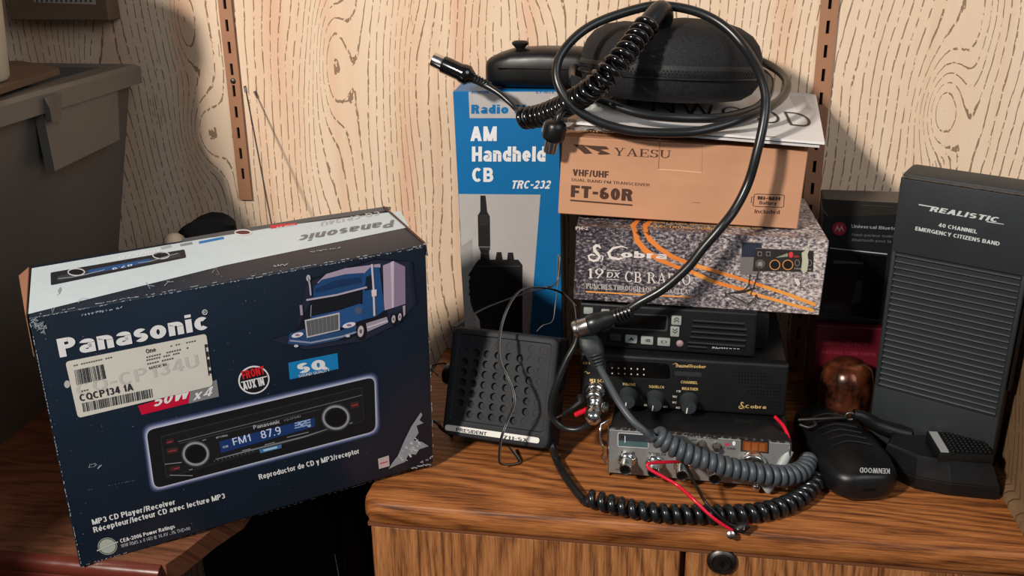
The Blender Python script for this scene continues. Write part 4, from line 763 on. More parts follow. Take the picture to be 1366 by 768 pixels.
p.rrect(z9((152, 232), (420, 250), (420, 372), (152, 356)), 3, flat('b8b9ba', .3), 0); p.rrect(z9((160, 240), (412, 258), (412, 364), (160, 348)), 2, MT, 1); p.poly(z9((160, 300), (412, 318), (412, 364), (160, 348)), flat('4b6266', .25), 2)
p.poly(z9((180, 262), (212, 264), (212, 282), (180, 280)), BK, 3); p.ribbon(z9((216, 262), (216, 320)), 1, W_, 3)
p.done('signal_meter')
p = Print(cb, (0, 0, 0), NF); za = zm(4.04, 930, 540)
p.rrect(za((236, 184), (388, 196), (386, 262), (234, 250)), 1, BK, 0); p.poly(za((246, 192), (380, 203), (378, 254), (244, 243)), flat('6e3a1c', .25), 1)
for i in range(3): p.poly(za((256+i*40, 200+i*3), (286+i*40, 202+i*3), (285+i*40, 242+i*3), (255+i*40, 240+i*3)), flat('8a4c26', .25), 2)
p.done('channel_display', 'amber channel window')
p = Print(cb, (0, 0, 0), NF); IK = flat('26272a')
p.text('VOLUME', (827.5, 604.5), (847, 606), 3.4, IK, 1, .02); p.text('SQUELCH', (865.5, 606), (888, 608), 3.4, IK, 1, .02); p.text('DELTA TUNE', (917, 582), (958, 586), 3.4, IK, 1, .03); p.text('RF GAIN', (962, 598), (981, 600), 3, IK, 1); p.text('OFF', (821, 627), (829, 628), 2.6, IK, 1)
p.text('DIM', (922, 587.5), (929, 588), 2.4, IK, 1); p.ell((970, 592.5), 3.4, 2, flat('b8324a'), 1); p.ell((979, 591), 2.2, 3, W_, 1); p.done('face_lettering')
# bracket of bent steel on the left
q = [on_y(*v) for v in ((812, 560, -.275), (801, 566, -.283), (800, 583, -.287), (806, 604, -.288), (803, 607, -.287), (808, 618, -.288))]
cb.part('mounting_bracket', MB().tube([cb.L(v) for v in q], .0012, M_CHROME, 8), True)

# black two-tone CB with gold lettering
st = Thing('weather_transceiver', 'wide black transceiver with gold lettering lying on the silver one', 'radio', (-.0776, -.243, .0565), (-.75, 0, 0))
W, D, H = .1999, .2, .0555; NFS = NF
mb = MB(); mb.box((.002, .012, .0005), (W-.002, D, H-.001), M_BLK2, .001, 1); st.part('case', mb, True)
mb = MB(); mb.box((0, 0, 0), (W, .0125, H), M_BLK, .0035, 3); st.part('front_bezel', mb, True)
S_ = lambda px, py: st.L(on_p(px, py, st.M@Vector((0, 0, 0)), st.M.to_3x3()@Vector(NF)))
GD = flat('d9b878', .4, .3); WT = flat('cfc8b8')
zb = zm(4.267, 730, 390); zc = zm(4.267, 900, 390); p = Print(st, (0, 0, 0), NF)
p.rrect(zb((325, 378), (700, 398), (712, 500), (330, 478)), 5, flat('222426', .25), 0); p.rrect(zb((330, 384), (694, 404), (704, 494), (335, 474)), 5, flat('08090a', .12, 0, .6), 1)
for i in range(6): p.ell(zb((370+i*36, 428+i*1.5))[0], 1, 1.2, WT, 3, 0, 8); p.ell(zb((370+i*36, 459+i*1.5))[0], 1, 1, WT, 3, 0, 8)
p.done('meter_window', 'glossy dark display window')
p = Print(st, (0, 0, 0), NF)
p.text('VOLUME', zb((428, 527))[0], zb((502, 531))[0], 3.4, GD, 1, .02); p.text('SQUELCH', zb((578, 541))[0], zb((664, 546))[0], 3.4, GD, 1, .02); p.text('CHANNEL', zb((760, 516))[0], zb((856, 521))[0], 3.6, GD, 1, .02); p.text('WEATHER', zb((765, 553))[0], zb((858, 558))[0], 3.6, GD, 1, .02)
p.text('CH 9', zb((204, 407))[0], zb((244, 409))[0], 3.2, GD, 1, .02); p.text('WX SCAN', zb((240, 506))[0], zb((345, 512))[0], 3.8, GD, 1, .02)
for a, t_ in (((735, 566), 'CB'), ((714, 597), 'WX1'), ((712, 630), 'WX2'), ((732, 660), 'WX3'), ((552, 645), 'MIN'), ((660, 655), 'MAX')): p.text(t_, zb(a)[0], zb((a[0]+24, a[1]+1))[0], 2.6, WT, 1, .01)
p.ribbon(zb((210, 452), (222, 448), (230, 460), (242, 456)), 1.2, GD, 1)
p.text('SoundTracker', zb((728, 424))[0], zb((898, 431))[0], 4.2, GD, 1, .02, top=zb((734, 406))[0]); p.ribbon(zb((712, 408), (735, 402), (755, 424), (790, 420), (830, 421), (905, 424)), [.3, 1, .9, .8, .5, .3], GD, 1)
p.rrect(zb((722, 446), (880, 455), (880, 480), (724, 472)), 3, flat('2a2b2d'), 0); p.ribbon(zb((802, 448), (802, 500)), .8, flat('303133'), 1)
def cobra(p, c, s, mat, k=1, ty=0.):
    """snake mark: a small S curling over a ring"""
    X = lambda a, b: (c[0]+a*s, c[1]+(b+ty*a)*s)
    pts = [X(*q) for q in ((.58, -.62), (.42, -.88), (.12, -.92), (-.08, -.72), (-.03, -.38), (.28, -.05), (.5, .28), (.28, .62), (-.15, .72), (-.58, .55), (-.7, .2), (-.36, .02), (.06, .12))]
    p.ribbon(pts, [w_*s for w_ in (.14, .26, .34, .36, .34, .32, .3, .26, .24, .24, .22, .2, .08)], mat, k)
    p.ribbon([X(*q) for q in ((.6, .05), (.84, .25), (.8, .6), (.6, .8))], [.04*s, .14*s, .12*s, .04*s], mat, k)
cobra(p, (989, 541), 5, GD); p.text('Cobra', zc((402, 657))[0], zc((520, 661))[0], 4.4, GD, 1, .02); p.done('front_lettering', 'gold lettering')
mb = MB()
for r in range(11):
    for c_ in range(16):
        x = 330+c_*18; y = 452+r*20+c_*.8
        if x > 520+r*9.5 and r < 3: continue
        if x < 330+max(0, r-1)*22: continue
        if y > 600 and x < 540: continue
        if x > 616: continue
        q = zc((x, y))[0]; q = S_(*q); mb.lathe([(.00075, -.0002), (.00075, .0002)], M_HOLE, Matrix.Translation(q)@Matrix.Rotation(pi/2, 4, 'X'), 6)
st.part('speaker_holes', mb)
for (x, y) in ((838.5, 527), (874, 531), (919, 534)):
    q = S_(x, y); knob(st, q, [(.0095, -.001), (.0093, .001), (.0080, .002), (.0076, .014), (.0070, .0155), (.0001, .016)], M_DGREY, 'control_knob', 28, .04)
    m = MB(); q2 = q+Vector((-.002, -.0163, -.003)); m.add([q2+Vector((-.0006, 0, -.003)), q2+Vector((.0006, 0, -.003)), q2+Vector((.0012, 0, .003)), q2+Vector((0, 0, .003))], [[0, 1, 2, 3]], WT); st.part('knob_pointer', m, label='white pointer line')
# mic socket collar
q = S_(794, 521); knob(st, q, [(.0105, 0), (.0108, .003), (.0100, .006), (.0082, .007), (.0080, .012), (.0086, .013), (.0086, .018), (.006, .02)], M_CHROME, 'mic_socket', 28, .03, 'chrome microphone socket')

# kenwood mobile
kw = Thing('mobile_radio', 'black mobile radio with grey buttons under the asphalt-print box', 'radio', (-.0807, -.2254, .1125), (-3.38, 0, -.34))
W, D, H = .1711, .16, .0459
mb = MB(); mb.box((.004, .02, .001), (W-.004+.016, D, H-.001), M_BLK2, .001, 1); kw.part('chassis', mb, True)
mb = MB(); mb.box((0, 0, 0), (W, .022, H), M_BLK, .0028, 3); kw.part('front_panel', mb, True)
K_ = lambda px, py: kw.L(on_p(px, py, kw.M@Vector((0, 0, 0)), kw.M.to_3x3()@Vector(NF)))
p = Print(kw, (0, 0, 0), NF); p.rrect(zb((372, 115), (690, 128), (684, 222), (368, 205)), 4, flat('3b3d40', .3), 0); p.rrect(zb((385, 122), (680, 136), (672, 212), (380, 196)), 3, flat('0c0e0e', .12, 0, .6), 1); p.done('lcd_window', 'dark glass display')
def pad(th, loc, q, h, mat, name, label=None, r=.0012):
    """raised key from four px corners"""
    v = [loc(*c) for c in q]; x0 = min(a.x for a in v); x1 = max(a.x for a in v); z0 = min(a.z for a in v); z1 = max(a.z for a in v)
    return th.part(name, MB().box((x0, -h, z0), (x1, .002, z1), mat, min(r, h*.9), 2), True, label)
GB = plastic('grey_keys', '8f958f', .4, .05)
for q, n_ in (((208, 82, 262, 118), '•'), ((308, 92, 356, 128), ''), ((708, 130, 764, 180), '▲'), ((702, 190, 752, 246), '▼'), ((355, 232, 420, 270), ''), ((444, 240, 512, 282), 'A'), ((534, 248, 604, 290), '<B'), ((628, 256, 700, 298), 'C>')):
    a, b, c_, d_ = q; pts = zb((a, b), (c_, b+3), (c_, d_), (a, d_)); pad(kw, K_, pts, .0022, GB if n_ or a == 308 else M_DGREY, 'key')
    if n_ in ('A', '<B', 'C>'):
        p = Print(kw, (0, -.0022, 0), NF); p.text(n_, zb((a+20, d_-10))[0], zb((c_-18, d_-8))[0], 4, DK, 1, .02); p.done('key_lettering')
    elif n_ in '▲▼' and n_:
        p = Print(kw, (0, -.0022, 0), NF); m_ = (a+c_)/2; s_ = 1 if n_ == '▼' else -1; cy = (b+d_)/2
        for dy in (-7, 7): p.ribbon(zb((m_-14, cy+dy-s_*6), (m_, cy+dy+s_*6), (m_+14, cy+dy-s_*6)), 1.2, DK, 1)
        p.done('key_lettering')
q = K_(*zb((755, 290))[0]); knob(kw, q, [(.0036, -.001), (.0036, .0005), (.0026, .0015), (.0001, .002)], flat('9a7f80'), 'round_button', 18)
mb = MB(); sl = ((105, 400, 157), (100, 412, 189), (95, 412, 220), (88, 408, 250), (75, 402, 281), (75, 185, 303))
for (a, b, y) in sl:
    v = K_(*zc((a, y))[0]); v2 = K_(*zc((b, y+3))[0]); mb.box((v.x, -.0008, v.z-.0012), (v2.x, .002, v.z+.0004), M_DGREY, .0003, 1); mb.box((v.x, -.0003, v.z-.0032), (v2.x, .002, v.z-.0014), M_HOLE)
kw.part('speaker_grille', mb)
p = Print(kw, (0, 0, 0), NF); p.text('KENWOOD', zc((214, 318))[0], zc((374, 322))[0], 5.2, flat('b5b8ba'), 1, .015, top=zc((214, 298))[0]); p.done('brand_lettering')

# asphalt print carton
cx = Thing('cb_radio_box', 'grey asphalt-print box with two orange road lines, under the tan box', 'box', (-.0867, -.2328, .1640), (2.02, -.4, 1.9))
W, D, H = .2345, .1528, .0745
mb = MB(); mb.box((0, 0, 0), (W, D, H), M_ASPH, .0008, 1); cx.part('carton', mb)
p = Print(cx, (0, 0, 0), NF); pt_ = Print(cx, (0, 0, H), (0, 0, 1)); z5c = zm(4.8, 750, 270); z6c = zm(4.8, 930, 270); OR = flat('e2833c', .4); OR2 = flat('e89a48', .4); IV = flat('dcd3cc', .4)
# orange lines: on the front below the top edge, continuing on the lid
p.ribbon(z5c((468, 190), (478, 240), (530, 305), (620, 365), (740, 415), (860, 455))+z6c((100, 505), (300, 560)), [6.5, 7.5, 7.5, 6, 5, 5, 5, 5], OR, 1)
p.ribbon(z5c((535, 190), (560, 235), (620, 290), (700, 345), (800, 385), (900, 420))+z6c((60, 422), (250, 480), (420, 535)), [6.5, 7, 6, 6, 5, 4.5, 4.5, 4.5, 4.5], OR, 1)
p.ribbon(z6c((300, 560), (380, 590), (560, 640), (745, 692)), 4.2, OR2, 1); p.ribbon(z6c((420, 535), (560, 580), (760, 655)), 4.6, OR2, 1); p.ribbon(z6c((-20, 455), (100, 505)), 4.6, OR2, 2); p.ribbon(z6c((0, 405), (60, 422)), 4.6, OR2, 2)
pt_.ribbon(z5c((585, 78), (490, 110), (452, 150), (468, 192)), [2, 5, 7.5, 6.5], OR, 1); pt_.ribbon(z5c((690, 82), (580, 110), (530, 150), (535, 192)), [2, 5, 7, 6.5], OR, 1); pt_.done('lid_road_lines', 'orange lines')
p.ribbon(z5c((152, 570), (828, 606)), 1.8, OR2, 1); p.done('road_lines', 'orange lines')
p = Print(cx, (0, 0, 0), NF)
c = z5c((210, 330))[0]; cobra(p, c, 12.5, IV, 2)
p.ribbon(z5c((420, 292), (380, 280), (325, 292), (296, 322), (310, 352), (360, 362), (400, 352)), [.8, 2, 3.2, 4, 4, 3, 1], IV, 2)
p.text('obra', z5c((375, 350))[0], z5c((668, 362))[0], 9, IV, 2, .03)
p.serif('19', z5c((160, 484))[0], z5c((265, 484))[0], 13, IV, 2, z5c((160, 422))[0]); p.text('DX', z5c((284, 478))[0], z5c((364, 482))[0], 7.5, IV, 2, .0, top=z5c((292, 444))[0]); p.ribbon(z5c((288, 432), (366, 436)), .7, IV, 2); p.ribbon(z5c((284, 490), (364, 494)), .7, IV, 2)
p.text('TM', z5c((258, 430))[0], z5c((276, 430))[0], 2, IV, 2)
p.serif('CB RADIO', z5c((402, 508))[0], z5c((822, 528))[0], 13.5, IV, 2, z5c((402, 440))[0]); p.serif('PUNCHES THROUGH LOUD AND CLEAR', z5c((154, 548))[0], z5c((830, 588))[0], 6, IV, 2, z5c((154, 518))[0]); p.done('front_lettering')
pt = Print(cx, (0, 0, H), (0, 0, 1)); YG = flat('c79a62')
for i, t_ in enumerate(('INSTANT EMERGENCY CHANNEL 9', 'FRONT PANEL MICROPHONE CONNECTOR', 'ELECTRONIC TUNING')):
    a = z5c((560+i*4, 105+i*27))[0]; b = (a[0]+(150 if i < 2 else 95), a[1]+(9 if i < 2 else 5)); pt.text(t_, a, b, 3.0, YG, 2, .02, top=(a[0]+.8, a[1]-3.2))
pt.text('PH-2', z5c((85, 175))[0], z5c((165, 178))[0], 4.2, IV, 1, .03); pt.done('lid_lettering')
# printed radio on it
p = Print(cx, (0, 0, 0), NF); a_ = z6c
p.poly(a_((290, 250), (415, 256), (412, 350), (405, 460), (275, 458), (278, 352)), flat('716a69'), 1); p.poly(a_((290, 254), (412, 260), (410, 348), (284, 348)), flat('242a38'), 2)
for i in range(8): p.ribbon(a_((300+i*14, 270), (298+i*14, 342)), .5, flat('3f4759'), 3)
p.poly(a_((370, 290), (745, 306), (742, 442), (355, 438)), flat('2b2725'), 3); p.ribbon(a_((372, 292), (745, 308)), .8, flat('6d655f'), 4)
for x in (400, 455): p.poly(a_((x-14, 312), (x+14, 313), (x+14, 342), (x-14, 341)), flat('6f6965'), 4); p.poly(a_((x-8, 318), (x+8, 319), (x+8, 337), (x-8, 336)), flat('1a1716'), 5)
for x in (497, 580): c = a_((x, 398))[0]; p.ring(c, 6.6, 6.4, 1.2, flat('c9854a'), 4); p.ell(c, 5.4, 5.2, flat('17120f'), 5)
p.ell(a_((600, 333))[0], 3, 4, flat('d43838'), 5); p.ell(a_((635, 345))[0], 4, 1.5, flat('8a3030'), 5); p.poly(a_((505, 350), (580, 322), (580, 345), (505, 352)), flat('8b8f7a'), 5)
c = a_((403, 392))[0]; p.ell(c, 6.6, 6, flat('57504c'), 5); p.ell(c, 3, 3, flat('8c8784'), 6); p.ribbon(a_((403, 395), (385, 470), (360, 540), (340, 590)), [1.6, 1.8, 1.5, 1.3], flat('3a3836'), 6); p.ribbon(a_((340, 460), (328, 530), (300, 560), (180, 585)), [1.4, 1.4, 1.8, 2], flat('322f2d'), 6)
pts = a_((180, 585), (240, 610), (300, 640), (320, 662), (345, 640), (385, 610), (372, 590)); p.ribbon(pts, 4, flat('3b3634'), 5)
for i in range(13): t = i/12; x = 190+t*125; y = 590+t*70; p.ribbon(a_((x, y-10), (x+10, y+10)), .8, flat('8b837d'), 6)
for i in range(6): p.ribbon(a_((330+i*9, 655-i*9), (342+i*9, 670-i*9)), .8, flat('8b837d'), 6)
p.ribbon(a_((240, 575), (300, 570), (372, 545)), 3, flat('2e2a29'), 5)
p.poly(a_((688, 290), (700, 278), (718, 300), (706, 330), (712, 380), (702, 440), (680, 455), (664, 430), (672, 370), (668, 320), (690, 306)), flat('b9b7a2', .3), 7); p.poly(a_((620, 480), (650, 490), (660, 520), (645, 535), (625, 505)), flat('d6cdc4', .6), 2); p.poly(a_((672, 470), (690, 455), (684, 476)), flat('d6cdc4', .6), 2)
p.text('SOLID STATE', a_((620, 425))[0], a_((730, 432))[0], 2, flat('a9a29a'), 5)
for x in (640, 718): p.ring(a_((x, 385))[0], 3, 4, .8, flat('7e7873'), 5)
p.done('transceiver_picture', 'printed small radio with microphone')

# tan carton
ya = Thing('tan_radio_box', 'tan cardboard transceiver box on the asphalt-print box, papers on top', 'box', (-.1047, -.2085, .2435), (2.4, .6, 2.6))
W, D, H = .2288, .15, .0762
mb = MB(); mb.box((0, 0, 0), (W, D, H), M_YAESU, .0008, 1); ya.part('carton', mb)
p = Print(ya, (0, 0, 0), NF); y3 = zm(4.8, 730, 150); y4 = zm(4.8, 920, 150); BR = flat('4a2f22', .6)
p.poly(y3((167, 203), (230, 206), (290, 262), (240, 265)), BR, 1); p.poly(y3((226, 208), (378, 217), (396, 236), (340, 237), (402, 262), (396, 268), (335, 270), (320, 262), (338, 254), (290, 236)), BR, 1)
p.serif('YAESU', y3((425, 274))[0], y3((790, 293))[0], 10, BR, 1, y3((427, 224))[0])
p.text('VHF/UHF', y3((163, 404))[0], y3((392, 418))[0], 9.2, BR, 1, .03, top=y3((164, 362))[0]); p.text('DUAL BAND FM TRANSCEIVER', y3((157, 438))[0], y3((656, 473))[0], 4, BR, 1, .0, top=y3((157, 420))[0])
p.text('FT-60R', y3((150, 540))[0], y3((545, 568))[0], 15.5, BR, 1, .04, 1.15, top=y3((153, 464))[0]); p.ribbon(y3((147, 561), (546, 593)), 2, BR, 1)
q = y4((415, 521), (607, 527), (600, 607), (405, 600)); o = []
for i in range(4):
    a, b = q[i], q[(i+1) % 4]; o += [(a[0]+(b[0]-a[0])*t, a[1]+(b[1]-a[1])*t) for t in (.06, .5, .94)]
p.ribbon(o, .9, BR, 1, True); p.ribbon(y4((412, 540), (397, 541), (394, 575), (407, 577)), .9, BR, 1)
p.text('Ni-MH', y4((435, 557))[0], y4((580, 563))[0], 5.2, BR, 1, .04, top=y4((436, 534))[0]); p.text('Battery', y4((446, 587))[0], y4((556, 592))[0], 4.6, BR, 1, .015); p.text('Included', y4((416, 644))[0], y4((576, 650))[0], 5.2, BR, 1, .01)
p.ribbon(y3((925, 575), (980, 577)), .7, flat('8f6347'), 1); p.done('front_lettering', 'dark brown lettering')
p = Print(ya, (0, 0, 0), NF); p.ribbon(y3((722, 160), (712, 360)), .9, flat('8c5f43', .8), 1); p.ribbon(y3((714, 364), (850, 372), (990, 384)), 1.2, flat('e2b28c', .8), 1); p.ribbon(y3((992, 200), (990, 384)), .6, flat('b98259', .8), 1)
p.ribbon(y3((130, 104), (250, 112), (420, 122)), 1.3, flat('7a5238', .8), 1); wear(p, y3((120, 112))[0], y3((430, 128))[0], 16, 1, .6, flat('e0b896', .8), 2); wear(p, y4((100, 165))[0], y4((600, 205))[0], 30, .9, .5, flat('7a5238', .8), 2); p.done('flap_seams')

# ================================================================== PAPERS
def sheet(name, corners, dz, mat, label, cat, t=.0014, curl=0, seed=0):
    """corners FL FR BR BL world points; gently curled sheet stack"""
    random.seed(seed); N, Mn = 14, 8; mb = MB(); vs = []
    for top in (1, 0):
        for j in range(Mn+1):
            for i in range(N+1):
                u, v = i/N, j/Mn; a = corners[0].lerp(corners[1], u); b = corners[3].lerp(corners[2], u); p_ = a.lerp(b, v)
                sag = -4*curl*u*(1-u)*0+curl*(v**2)*(.4+.6*u)+(.0008*sin(u*7+seed) if seed > 1 else 0); vs.append(p_+Vector((0, 0, dz+sag+(t if top else 0))))
    n1 = (N+1)*(Mn+1); fs = []
    for j in range(Mn):
        for i in range(N):
            a = j*(N+1)+i; fs.append([a, a+1, a+N+2, a+N+1]); fs.append([n1+a, n1+a+N+1, n1+a+N+2, n1+a+1])
    for i in range(N): fs += [[i, n1+i, n1+i+1, i+1], [Mn*(N+1)+i, Mn*(N+1)+i+1, n1+Mn*(N+1)+i+1, n1+Mn*(N+1)+i]]
    for j in range(Mn): a = j*(N+1); b = a+N; fs += [[a, a+N+1, n1+a+N+1, n1+a], [b, n1+b, n1+b+N+1, b+N+1]]
    mb.add(vs, fs, mat); return mb.build(name, smooth=True, origin=corners[0], props=dict(label=label, category=cat))
FL, FR, BL = on_y(768, 166, -.205), on_y(1100, 193, -.215), on_y(800, 112, -.012)
_n = (FR-FL).cross(BL-FL).normalized(); BRc = on_p(1084, 106, FL, _n)
_q = FL+Vector((0, 0, -.0034))
sheet('paper_booklet', [on_p(804, 174, _q, _n), on_p(1093, 197, _q, _n), on_p(1080, 112, _q, _n), on_p(840, 121, _q, _n)], 0, flat('c9c5c2', .7), 'lower white booklet between the manual and the tan box', 'booklet', .0020, 0, 0)
man = Thing('instruction_manual', 'white manual with thin capital lettering under the black zip case', 'booklet', FL)
o = sheet('sheets', [man.L(v) for v in (FL, FR, BRc, BL)], .0, M_PAPER, None, None, .0022, 0, 1); o.parent = man.e; o.location = man.L(FL)
for k_ in ('label', 'category'):
    if k_ in o: del o[k_]
nn = (FR-FL).cross(BL-FL).normalized()
p = Print(man, man.L(FL+Z0*.0025), nn); K9 = flat('1c1c1e', .5)
p.text('KENWOOD', (796, 142), (1086, 170), 17, K9, 2, -.02, 2.2, top=(800, 126)); p.ribbon([(1010, 181), (1036, 183)], .6, flat('77777a'), 1)
for i in range(7): p.ribbon([(1054+i*3, 128), (1064+i*3, 146)], .5, flat('9a9a9d'), 1)
p.done('cover_lettering')
# crumpled clear bag by the left corner of the tan box
mb = MB(); N = 16; vs = []; c0 = on_y(700, 165, -.215); random.seed(5)
A4 = [on_y(722, 178, -.212), on_y(806, 176, -.212), on_y(800, 128, -.12), on_y(735, 130, -.10)]
for j in range(N+1):
    for i in range(N+1):
        u, v = i/N, j/N; q = A4[0].lerp(A4[1], u).lerp(A4[3].lerp(A4[2], u), v); q.z += .003*noise.noise(Vector((u*7, v*7, 1)))+.002; q.y += .006*noise.noise(Vector((u*6, v*6, 9))); vs.append(q)
mb.add(vs, [[j*(N+1)+i, j*(N+1)+i+1, (j+1)*(N+1)+i+1, (j+1)*(N+1)+i] for j in range(N) for i in range(N)], M_BAG)
mb.build('plastic_bag', origin=A4[0], props=dict(label='crumpled clear plastic bag at the left corner of the tan box', category='plastic bag'))

# ================================================================== ZIP CASE
cc = on_y(891, 100, -.103)
zc_ = Thing('zip_case', 'round black fabric zip case on the papers, ringed by black cable', 'case', (cc.x+.001, -.119, .3425), (0, -5, 2))
def disc(prof, n=56):
    vs = []
    for r, h in prof:
        for k_ in range(n):
            t = 2*pi*k_/n; ex = 1+.04*cos(2*t); vs.append(Vector((r*1.0*ex*cos(t), r*.93*sin(t)/ex, h+(.010*(r/.088)*0))))
    return vs
def dmb(prof, mat, n=56):
    m = MB(); vs = disc(prof, n); P = len(prof); fs = [[i*n+k_, i*n+(k_+1) % n, (i+1)*n+(k_+1) % n, (i+1)*n+k_] for i in range(P-1) for k_ in range(n)]+[list(range(n))[::-1], [(P-1)*n+k_ for k_ in range(n)]]; m.add(vs, fs, mat); return m
zc_.part('lower_shell', dmb([(.058, 0), (.070, .002), (.079, .008), (.084, .016), (.086, .024)], M_FAB), True)
zc_.part('zipper', dmb([(.0862, .024), (.0872, .026), (.0874, .030), (.0872, .034), (.0862, .036)], plastic('black_zip_tape', '0a0a0b', .5, .9, 1800)), True, 'black zip running round the rim')
mt = MB()
for i in range(150):
    t = pi+pi*i/149; ex = 1+.04*cos(2*t); q = Vector((.0876*ex*cos(t), .0876*.93*sin(t)/ex, .030)); d_ = Vector((cos(t), sin(t), 0)); e2 = Vector((-sin(t), cos(t), 0)); sg = .0012 if i % 2 else -.0012
    vs = [q+d_*a+e2*b+Vector((0, 0, c_+sg)) for a in (-.0006, .0008) for b in (-.0005, .0005) for c_ in (-.0008, .0008)]; mt.add(vs, [[0, 1, 3, 2], [4, 6, 7, 5], [0, 4, 5, 1], [2, 3, 7, 6], [0, 2, 6, 4], [1, 5, 7, 3]], M_RUB)
zc_.part('zip_teeth', mt, kind='stuff')
zc_.part('piping', dmb([(.0865, .0225), (.0888, .0235), (.0888, .0250), (.0865, .0258)], M_RUB), True)
mb = dmb([(.086, .036), (.0855, .044), (.082, .054), (.075, .063), (.063, .0705), (.047, .0755), (.028, .078), (.010, .079), (.001, .079)], M_FAB)
for v in mb.v: v.z -= .006*math.exp(-((v.x+.028)**2)/.0006)*(v.z/.08)**3
zc_.part('upper_shell', mb, True)

# ================================================================== BIG CABLE LOOPED ROUND THE CASE
pc_ = [(812, 425, -.268), (833, 416, -.268), (854, 403, -.268), (885, 385, -.266), (917, 357, -.264), (937, 332, -.262), (962, 303, -.258), (981, 278, -.250), (998, 244, -.243), (1009.6, 204, -.240), (1019, 161, -.232), (1021.5, 130, -.222), (1016, 105, -.212), (1007, 85, -.200), (992, 62, -.185), (971, 39, -.175), (945, 22, -.168), (914, 11.5, -.165), (880, 7.5, -.165), (853, 11, -.168), (806, 26, -.178), (774, 44, -.190), (750, 70, -.205), (742, 95, -.215), (748, 120, -.222), (767, 144, -.226), (797, 162, -.228), (832, 172.5, -.228), (867, 176.5, -.228), (919, 176.5, -.226), (958, 169, -.218), (997, 156, -.203), (1026, 143, -.175), (1044, 129, -.14), (1050, 113, -.105), (1044, 100, -.075), (1028, 88, -.05), (1010, 80, -.035), (985, 74, -.022), (940, 80, -.012), (880, 95, -.010), (800, 105, -.012), (776, 88, -.05), (764, 95, -.10), (768, 114, -.150), (790, 129, -.195), (815, 139, -.212), (840, 148, -.217), (867, 154, -.218), (900, 157, -.217), (930, 158, -.212), (960, 157, -.2), (989, 151, -.175), (1012, 142, -.145), (1025, 125, -.11), (1027, 108, -.075), (1018, 97, -.045)]
cb1 = Thing('coaxial_cable', 'thick black cable looped twice round the zip case, plug hanging below', 'cable', on_y(790, 433, -.268))
path = spline(PY(pc_), 7); cb1.part('cable', MB().tube([cb1.L(v) for v in path], .0043, M_RUB, 12), True)
a, b = on_y(766, 440, -.268), on_y(826, 420, -.268); Mx, L_ = along(cb1.L(a), cb1.L(b))
m = MB(); m.lathe([(.0078, .0), (.0084, .001), (.0084, .005), (.0080, .0055), (.0082, .006), (.0082, .016)], M_NICKEL, Mx, 28); m.lathe([(.0066, .0005), (.006, -.0005), (.0001, -.0005)], M_HOLE, Mx, 20); plug = cb1.part('plug_collar', m, True, 'nickel plug collar')
m = MB(); m.lathe([(.0092, .015), (.0100, .017), (.0100, .024), (.0088, .026), (.0080, .034), (.0062, .040), (.0055, .043)], M_RUB, Mx, 20, .06, 1); cb1.part('plug_grip', m, True)
m = MB()
for i in range(5): m.lathe([(.0045, .041+i*.0036), (.0068, .0418+i*.0036), (.0068, .0434+i*.0036), (.0045, .0442+i*.0036)], M_RUB, Mx, 16)
cb1.part('strain_relief', m, True)
m = MB(); q = [on_y(*v) for v in ((758, 112, -.205), (762, 100, -.2), (776, 105, -.2), (772, 122, -.205))]; m.add([cb1.L(v) for v in q]+[cb1.L(v+Vector((0, .004, 0))) for v in q], [[0, 1, 2, 3], [4, 7, 6, 5], [0, 4, 5, 1], [1, 5, 6, 2], [2, 6, 7, 3], [3, 7, 4, 0]], M_BLK); cb1.part('cable_tag', m)

# ================================================================== GLOSSY COIL WITH DIN PLUG
ck = Thing('coiled_mic_cord', 'glossy black coiled cord with silver-tipped plug over blue box and case', 'cord', on_y(697, 158, -.13))
ax = spline(PY([(697, 158, -.150), (722, 154, -.165), (745, 145, -.19), (765, 135, -.215), (785, 122, -.235), (803, 106, -.243), (820, 88, -.240), (838, 67, -.228), (853, 47, -.212), (866, 30, -.2)]), 8)
m = MB(); hp = coil(m, [ck.L(v) for v in ax], .0088, .0030, 25, M_GLOSS, 8, 20); ck.part('coil', m, True)
ld = spline(PY([(625, 102, -.12), (645, 112, -.12), (665, 124, -.125), (680, 137, -.13), (690, 147, -.137)])+[ck.M@hp[3]], 8); ck.part('lead', MB().tube([ck.L(v) for v in ld], .0024, M_RUB, 8, rf=lambda t: .0046-.0018*min(1, t*1.6)), True)
a, b = on_y(577, 79, -.12), on_y(632, 104.5, -.12); Mx, L_ = along(ck.L(a), ck.L(b))
m = MB(); m.lathe([(.0072, 0), (.0076, .0008), (.0076, .013)], M_CHROME, Mx, 24); m.lathe([(.0066, .0006), (.0001, .0005)], M_HOLE, Mx, 20); ck.part('plug_tip', m, True, 'bright silver plug tip')
m = MB(); m.lathe([(.0080, .011), (.0090, .0125), (.0088, .031), (.0100, .034), (.0104, .040), (.0070, .044), (.0050, .047)], M_GLOSS, Mx, 24)
ck.part('plug_body', m, True)
m = MB()
for i in range(7): m.lathe([(.0036, .044+i*.0032), (.0052-.0002*i, .0447+i*.0032), (.0052-.0002*i, .0461+i*.0032), (.0036, .0468+i*.0032)], M_RUB, Mx, 14)
ck.part('strain_relief', m, True)
# end of that cord running into a moulded black sleeve over the case
q = PY([(862, 36, -.203), (872, 22, -.195), (882, 12, -.185), (888, 22, -.172), (880, 45, -.165), (860, 75, -.165)])
ck.part('moulded_sleeve', MB().tube([ck.L(v) for v in spline(q, 6)], .0075, M_RUB, 12, rf=lambda t: .0098-.004*t), True)

